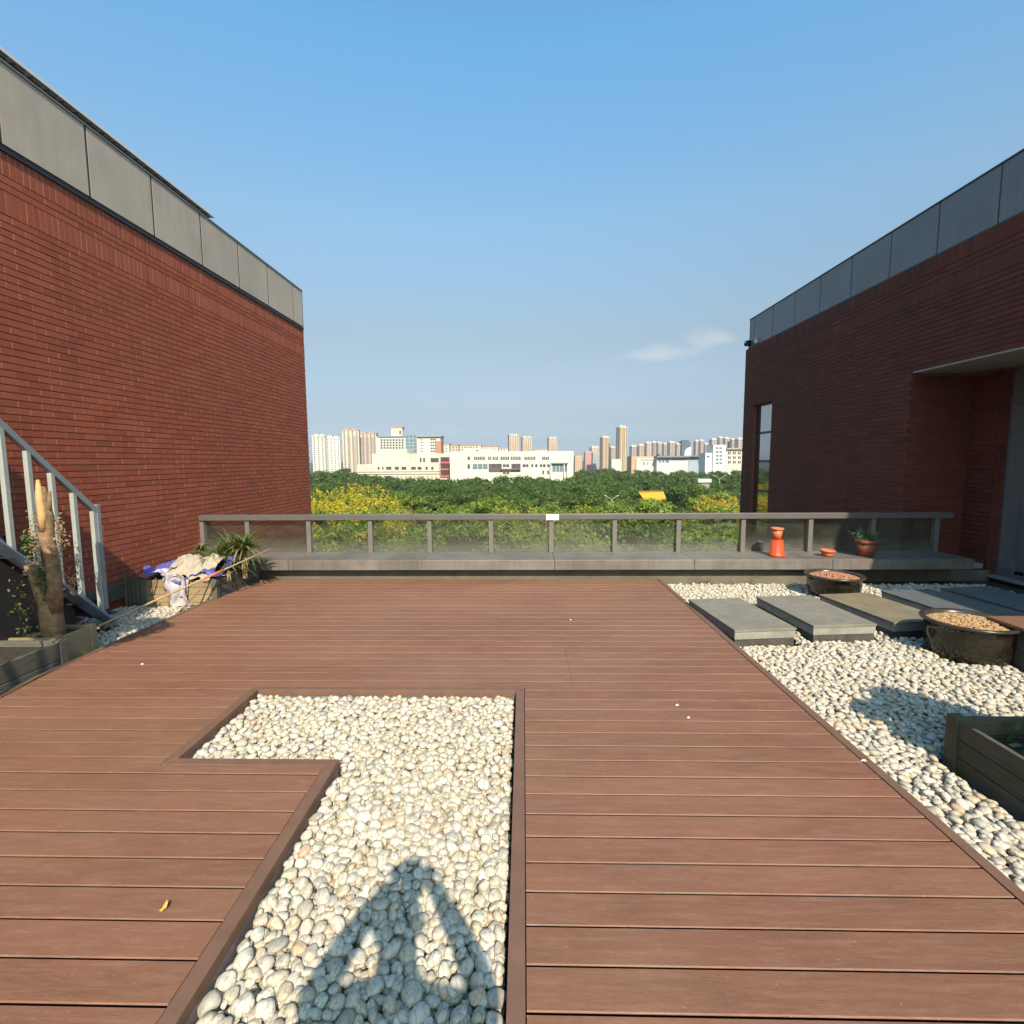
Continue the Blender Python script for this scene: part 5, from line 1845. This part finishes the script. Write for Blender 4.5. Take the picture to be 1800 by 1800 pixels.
def pebble_bed(parent, poly, zbase, ztop, size, dens, avoid, seed, n_single=300, fine=False, far_y=4.6, slope=None):
    """stones dropped one by one on a height field: each lies where its footprint is lowest"""
    q = np.random.default_rng(seed)
    xs_, ys_ = [p[0] for p in poly], [p[1] for p in poly]
    bx0, bx1, by0, by1 = min(xs_), max(xs_), min(ys_), max(ys_)
    G = .008
    nx, ny = int((bx1 - bx0) / G) + 2, int((by1 - by0) / G) + 2
    gx = bx0 + np.arange(nx) * G
    gy = by0 + np.arange(ny) * G
    Hf = np.full((nx, ny), zbase)
    mask = np.zeros((nx, ny), bool)
    # rasterise the polygon
    XX, YY = np.meshgrid(gx, gy, indexing='ij')
    ins = np.zeros_like(mask)
    n = len(poly)
    for i in range(n):
        (x1, y1), (x2, y2) = poly[i], poly[(i + 1) % n]
        if y1 == y2:
            continue
        c = ((y1 > YY) != (y2 > YY)) & (XX < (x2 - x1) * (YY - y1) / (y2 - y1) + x1)
        ins ^= c
    for (ax0, ax1, ay0, ay1) in avoid:
        ins &= ~((XX > ax0) & (XX < ax1) & (YY > ay0) & (YY < ay1))
    # only what the camera can see, plus a margin for a step aside
    d = YY * .99 + .2
    ins &= (XX > -(1.16 * d) - .1) & (XX < 1.10 * d + .1) & (YY > .75)
    Hf[~ins] = 9.0
    area = ins.sum() * G * G
    N = int(area * dens)
    cells = np.argwhere(ins)
    out = []
    K = 7
    picks = cells[q.integers(0, len(cells), size=(N, K))]
    half = size * .5
    A = size * .5 * q.lognormal(0, .24, N).clip(.55, 1.5)
    for i in range(N):
        a = A[i]
        b = a * q.uniform(.66, .92)
        c = a * q.uniform(.42, .62)
        rt = int(b * .75 / G) + 1
        best, bh = None, 1e9
        for k_ in range(K):
            ix, iy = picks[i, k_]
            x0, x1, y0, y1 = ix - rt, ix + rt + 1, iy - rt, iy + rt + 1
            if x0 < 0 or y0 < 0 or x1 > nx or y1 > ny:
                continue
            w = Hf[x0:x1:2, y0:y1:2]
            h = w.max()
            if h < bh:
                bh, best = h, (ix, iy)
        if best is None or bh > ztop:
            continue
        ix, iy = best
        x0, x1, y0, y1 = ix - rt, ix + rt + 1, iy - rt, iy + rt + 1
        w = Hf[x0:x1, y0:y1]
        sx = (w[-1].mean() - w[0].mean()) / (2 * rt * G)
        sy = (w[:, -1].mean() - w[:, 0].mean()) / (2 * rt * G)
        h = w.mean() * .55 + bh * .45
        z = h + c * .62
        th = q.uniform(0, PI)
        nrm = Vector((-sx * .7 + q.normal() * .16, -sy * .7 + q.normal() * .16, 1)).normalized()
        x, y = gx[ix], gy[iy]
        out.append((x, y, z, a, b, c, th, nrm))
        # raise the field
        R_ = int(a / G) + 1
        x0, x1, y0, y1 = max(0, ix - R_), min(nx, ix + R_ + 1), max(0, iy - R_), min(ny, iy + R_ + 1)
        dx, dy = XX[x0:x1, y0:y1] - x, YY[x0:x1, y0:y1] - y
        u, v = dx * math.cos(th) + dy * math.sin(th), -dx * math.sin(th) + dy * math.cos(th)
        e = 1 - (u / a) ** 2 - (v / b) ** 2
        top = z + c * np.sqrt(np.clip(e, 0, 1))
        Hs = Hf[x0:x1, y0:y1]
        np.maximum(Hs, np.where((e > 0) & (Hs < 5), top, -9), out=Hs, where=Hs < 5)
    # unit shapes
    shapes = {}
    for lv, (v0, f0) in ((1, ICO1), (2, ICO2)):
        L = []
        for s in range(14):
            off = Vector((s * 5.1, seed, 0))
            vv = []
            for p in v0:
                k_ = 1 + .26 * mnoise.noise(Vector(p) * 1.0 + off) + .09 * mnoise.noise(Vector(p) * 2.3 + off)
                sg = [math.copysign(abs(t_) ** .90, t_) for t_ in p]
                vv.append([t_ * k_ for t_ in sg])
            L.append(np.array(vv))
        shapes[lv] = (L, f0)
    # rank by size in the picture
    rank = []
    for i, (x, y, z, a, b, c, th, nrm) in enumerate(out):
        X, Y_, dd = proj((x, y, z))
        vis = 0 <= X <= 1800 and 0 <= Y_ <= 1800 and z > ztop - .035
        rank.append((-(a * b / dd ** 2) if vis else 0, i))
    rank.sort()
    single = set(i for k_, i in rank[:n_single] if k_ < 0)
    VS = {1: [], 2: []}; FS = {1: [], 2: []}; TS = {1: [], 2: []}; nv = {1: 0, 2: 0}
    base = np.zeros(3)
    w = parent
    while w is not None:
        base += np.array(w.location); w = w.parent
    for i, (x, y, z, a, b, c, th, nrm) in enumerate(out):
        lv = 2 if (y < (2.6 if fine else 2.3) and z > ztop - .05) else 1
        L, f0 = shapes[lv]
        R1 = Matrix.Rotation(th, 3, 'Z')
        R2 = Vector((0, 0, 1)).rotation_difference(nrm).to_matrix()
        RM = np.array(R2 @ R1)
        v = (L[int(q.integers(14))] * [a * 1.04, b * 1.04, c]) @ RM.T
        tone = np.array([q.random() ** 1.4, q.random(), q.random()])
        if i in single:
            o = np_mesh('pebble', v, f0, MT['pebble'], parent, smooth=True, tone=np.tile(tone, (len(v), 1)))
            o.location = tuple(np.array([x, y, z]) - base)
        else:
            VS[lv].append(v + [x, y, z] - base)
            FS[lv].append(f0 + nv[lv])
            TS[lv].append(np.tile(tone, (len(v), 1)))
            nv[lv] += len(v)
    V = np.concatenate(VS[1] + VS[2])
    n1 = nv[1]
    F = np.concatenate(FS[1] + [f + n1 for f in FS[2]])
    o = np_mesh('pebbles', V, F, MT['pebble'], parent, smooth=True, tone=np.concatenate(TS[1] + TS[2]))
    o['kind'] = 'stuff'
    print('pebbles', len(out), 'tris', len(F))


import time
_t = time.time()
bedi = MB().box(PX0 + .003, PX1 - .003, PY0 + .003, PY1 - .003, -.139, -.125).build('pebble_bed', MT['bedsoil'], kind='structure')
i0 = TW + .008
pebble_bed(bedi, [(PX0 + i0, PYM + i0), (PXM + i0, PYM + i0), (PXM + i0, PY0 + i0), (PX1 - i0, PY0 + i0), (PX1 - i0, PY1 - i0), (PX0 + i0, PY1 - i0)],
           -.125, -.034, .046, 2700, [], 21, 300, True)
bedr = MB().box(XD1 + .025, 6.40, .7, 7.165, BED, -.130).build('pebble_bed', MT['bedsoil'], kind='structure')
av = [(2.39, 3.5, .8, 2.92), (6.38, 9, 0, 9), (4.08, 5.05, 4.0, 4.5)]
for (x0, y0), (x1, y1), L, m, lab in SL:
    av.append((x0 - .03, x1 + .02, y0 - .02, y1 + L - .04))
for cx, cy, R_ in ((3.93, 6.46, .20), (3.94, 4.50, .26)):
    av.append((cx - R_, cx + R_, cy - R_ * .75, cy + R_ * .75)); av.append((cx - R_ * .72, cx + R_ * .72, cy - R_, cy + R_))
pebble_bed(bedr, [(XD1 + .045, .7), (6.3, .7), (6.3, 7.08), (XD1 + .045, 7.08)], -.130, -.070, .042, 1750, av, 22, 300, False)
bedl = MB().box(XL + .003, XD0 - .004, 2.4, 7.165, BED, -.130).build('pebble_bed', MT['bedsoil'], kind='structure')
pebble_bed(bedl, [(XL + .03, 2.4), (XD0 - .025, 2.4), (XD0 - .025, 7.0), (XL + .03, 7.0)], -.130, -.072, .043, 1700,
           [(-4.90, -3.70, 5.96, 7.05), (-4.76, -3.86, 2.5, 4.16), (-4.66, -3.97, 4.1, 4.6), (-4.9, -4.32, 5.05, 5.25)], 23, 120, False)
print('pebble time', time.time() - _t)


# ------------------------------------------------------------------ the photographer behind the camera (casts the shade on the pebbles)
def skinned(name, chain, edges, m, parent, root=0, sub=2):
    me = bpy.data.meshes.new(name)
    pts = [c[0] for c in chain]
    base = np.array(parent.location)
    me.from_pydata([tuple(np.array(p) - base) for p in pts], edges, [])
    me.materials.append(m)
    o = bpy.data.objects.new(name, me)
    COL.objects.link(o)
    o.parent = parent
    sk = o.modifiers.new('skin', 'SKIN')
    sk.use_smooth_shade = True
    me.skin_vertices.new() if not me.skin_vertices else None
    for i, c in enumerate(chain):
        rr_ = c[1]
        me.skin_vertices[0].data[i].radius = rr_ if isinstance(rr_, tuple) else (rr_, rr_)
        me.skin_vertices[0].data[i].use_root = (i == root)
    if sub:
        s = o.modifiers.new('sub', 'SUBSURF'); s.levels = sub; s.render_levels = sub
    return o


P0 = (-.02, -.33, 0.0)
t = thing('person', 'person in a grey shirt holding up a phone, shading the pebble bed', 'person', (P0[0], P0[1], .004))
cx, cy = P0[0], P0[1]
ch = [((cx, cy, .94), (.155, .115)),            # 0 pelvis
      ((cx, cy, 1.12), (.135, .105)),           # 1 waist
      ((cx, cy - .01, 1.34), (.185, .13)),      # 2 chest
      ((cx, cy, 1.455), (.10, .085)),           # 3 base of the neck
      ((cx, cy + .02, 1.53), .058),             # 4 neck
      ((cx, cy + .045, 1.60), (.070, .082)),    # 5 jaw
      ((cx, cy + .045, 1.69), (.078, .098)),    # 6 head
      ((cx, cy + .04, 1.75), (.055, .065)),     # 7 crown
      ]
ed = [(0, 1), (1, 2), (2, 3), (3, 4), (4, 5), (5, 6), (6, 7)]
for s in (-1, 1):
    n = len(ch)
    ch += [((cx + s * .185, cy, 1.44), .078), ((cx + s * .255, cy + .05, 1.40), .068), ((cx + s * .275, cy + .10, 1.41), .060),
           ((cx + s * .18, cy + .20, 1.53), .046), ((cx + s * .105, cy + .265, 1.60), .034), ((cx + s * .082, cy + .285, 1.635), (.028, .040))]
    ed += [(3, n)] + [(n + i, n + i + 1) for i in range(5)]
    n = len(ch)
    ch += [((cx + s * .095, cy, .84), .095), ((cx + s * .105, cy + .01, .50), .062), ((cx + s * .11, cy - .01, .34), .056), ((cx + s * .11, cy - .02, .09), .038), ((cx + s * .115, cy + .06, .045), .036), ((cx + s * .12, cy + .15, .035), .028)]
    ed += [(0, n)] + [(n + i, n + i + 1) for i in range(5)]
body = skinned('body', ch, ed, MT['shirt'], t)
# hair, trousers, face parts and fingers
hm = MB()
v0, f0 = ICO2
hv = [(cx + p[0] * .088, cy + .032 + p[1] * .105, 1.705 + p[2] * .095) for p in v0]
hf = [f for f in f0.tolist() if np.mean([v0[i][2] - .55 * v0[i][1] for i in f]) > .05]
hm.add(hv, hf)
hm.build('hair', MT['hair'], t, smooth=True)
tr2 = MB()
for s in (-1, 1):
    tr2.tube([(cx + s * .085, cy, .98), (cx + s * .10, cy, .84), (cx + s * .107, cy + .01, .50), (cx + s * .111, cy - .015, .10)], [.118, .112, .082, .066], 16)
tr2.build('trousers', MT['trousers'], t, smooth=True)
for s in (-1, 1):
    MB().tube([(cx + s * .11, cy - .07, .05), (cx + s * .115, cy + .06, .055), (cx + s * .122, cy + .19, .04)], [.044, .05, .034], 12).build('shoe', MT['phone'], t, smooth=True)
    MB().tube([(cx + s * .032, cy + .128, 1.690), (cx + s * .032, cy + .136, 1.690)], [.013, .009], 10).build('eye', MT['whitelabel'], t)
    MB().tube([(cx + s * .080, cy + .04, 1.66), (cx + s * .090, cy + .03, 1.70)], [.012, .020], 8).build('ear', MT['skin'], t, smooth=True)
    hx, hy, hz = cx + s * .082, cy + .285, 1.635
    for k_ in range(4):
        z = hz - .012 + k_ * .019
        L = (.055, .064, .068, .060)[k_]
        MB().tube([(hx, hy - .004, z), (hx - s * .004, hy + .018, z + .001), (hx - s * .022, hy + .024, z + .002), (hx - s * (L - .018), hy + .014, z + .003)], [.0095, .009, .0085, .007], 8).build('finger', MT['skin'], t, smooth=True)
    MB().tube([(hx, hy - .02, hz - .02), (hx - s * .015, hy - .030, hz + .005), (hx - s * .035, hy - .024, hz + .02)], [.012, .0105, .009], 8).build('thumb', MT['skin'], t, smooth=True)
MB().tube([(cx, cy + .135, 1.675), (cx, cy + .158, 1.650)], [.009, .014], 8).build('nose', MT['skin'], t, smooth=True)
MB().obox((cx, cy + .127, 1.622), (.046, .008, .010)).build('mouth', plain('lips', (.35, .13, .11), .5, .05, 9), t, bevel=.003)
t = thing('smartphone', 'black smartphone held upright in both hands by the photographer', 'phone', (cx, -.045, 1.655))
MB().box(cx - .039, cx + .039, -.049, -.041, 1.58, 1.735).build('body', MT['phone'], t, bevel=.003)
MB().tube([(cx + .012, -.041, 1.70), (cx + .012, -.037, 1.70)], .008, 12).build('lens', MT['darkmetal'], t)

# ------------------------------------------------------------------ haze
hz = MB().box(-1100, 1100, -40, 1500, GROUND - 1.0, 130).build('haze', NT('hazy_air').m)
hm_ = hz.data.materials[0]
hn = hm_.node_tree
hn.nodes.clear()
ho = hn.nodes.new('ShaderNodeOutputMaterial')
hv_ = hn.nodes.new('ShaderNodeVolumePrincipled')
hv_.inputs['Color'].default_value = (.82, .90, 1.0, 1)
hv_.inputs['Density'].default_value = 0.00013
hv_.inputs['Anisotropy'].default_value = 0.0
hn.links.new(hv_.outputs[0], ho.inputs['Volume'])
hz['kind'] = 'stuff'
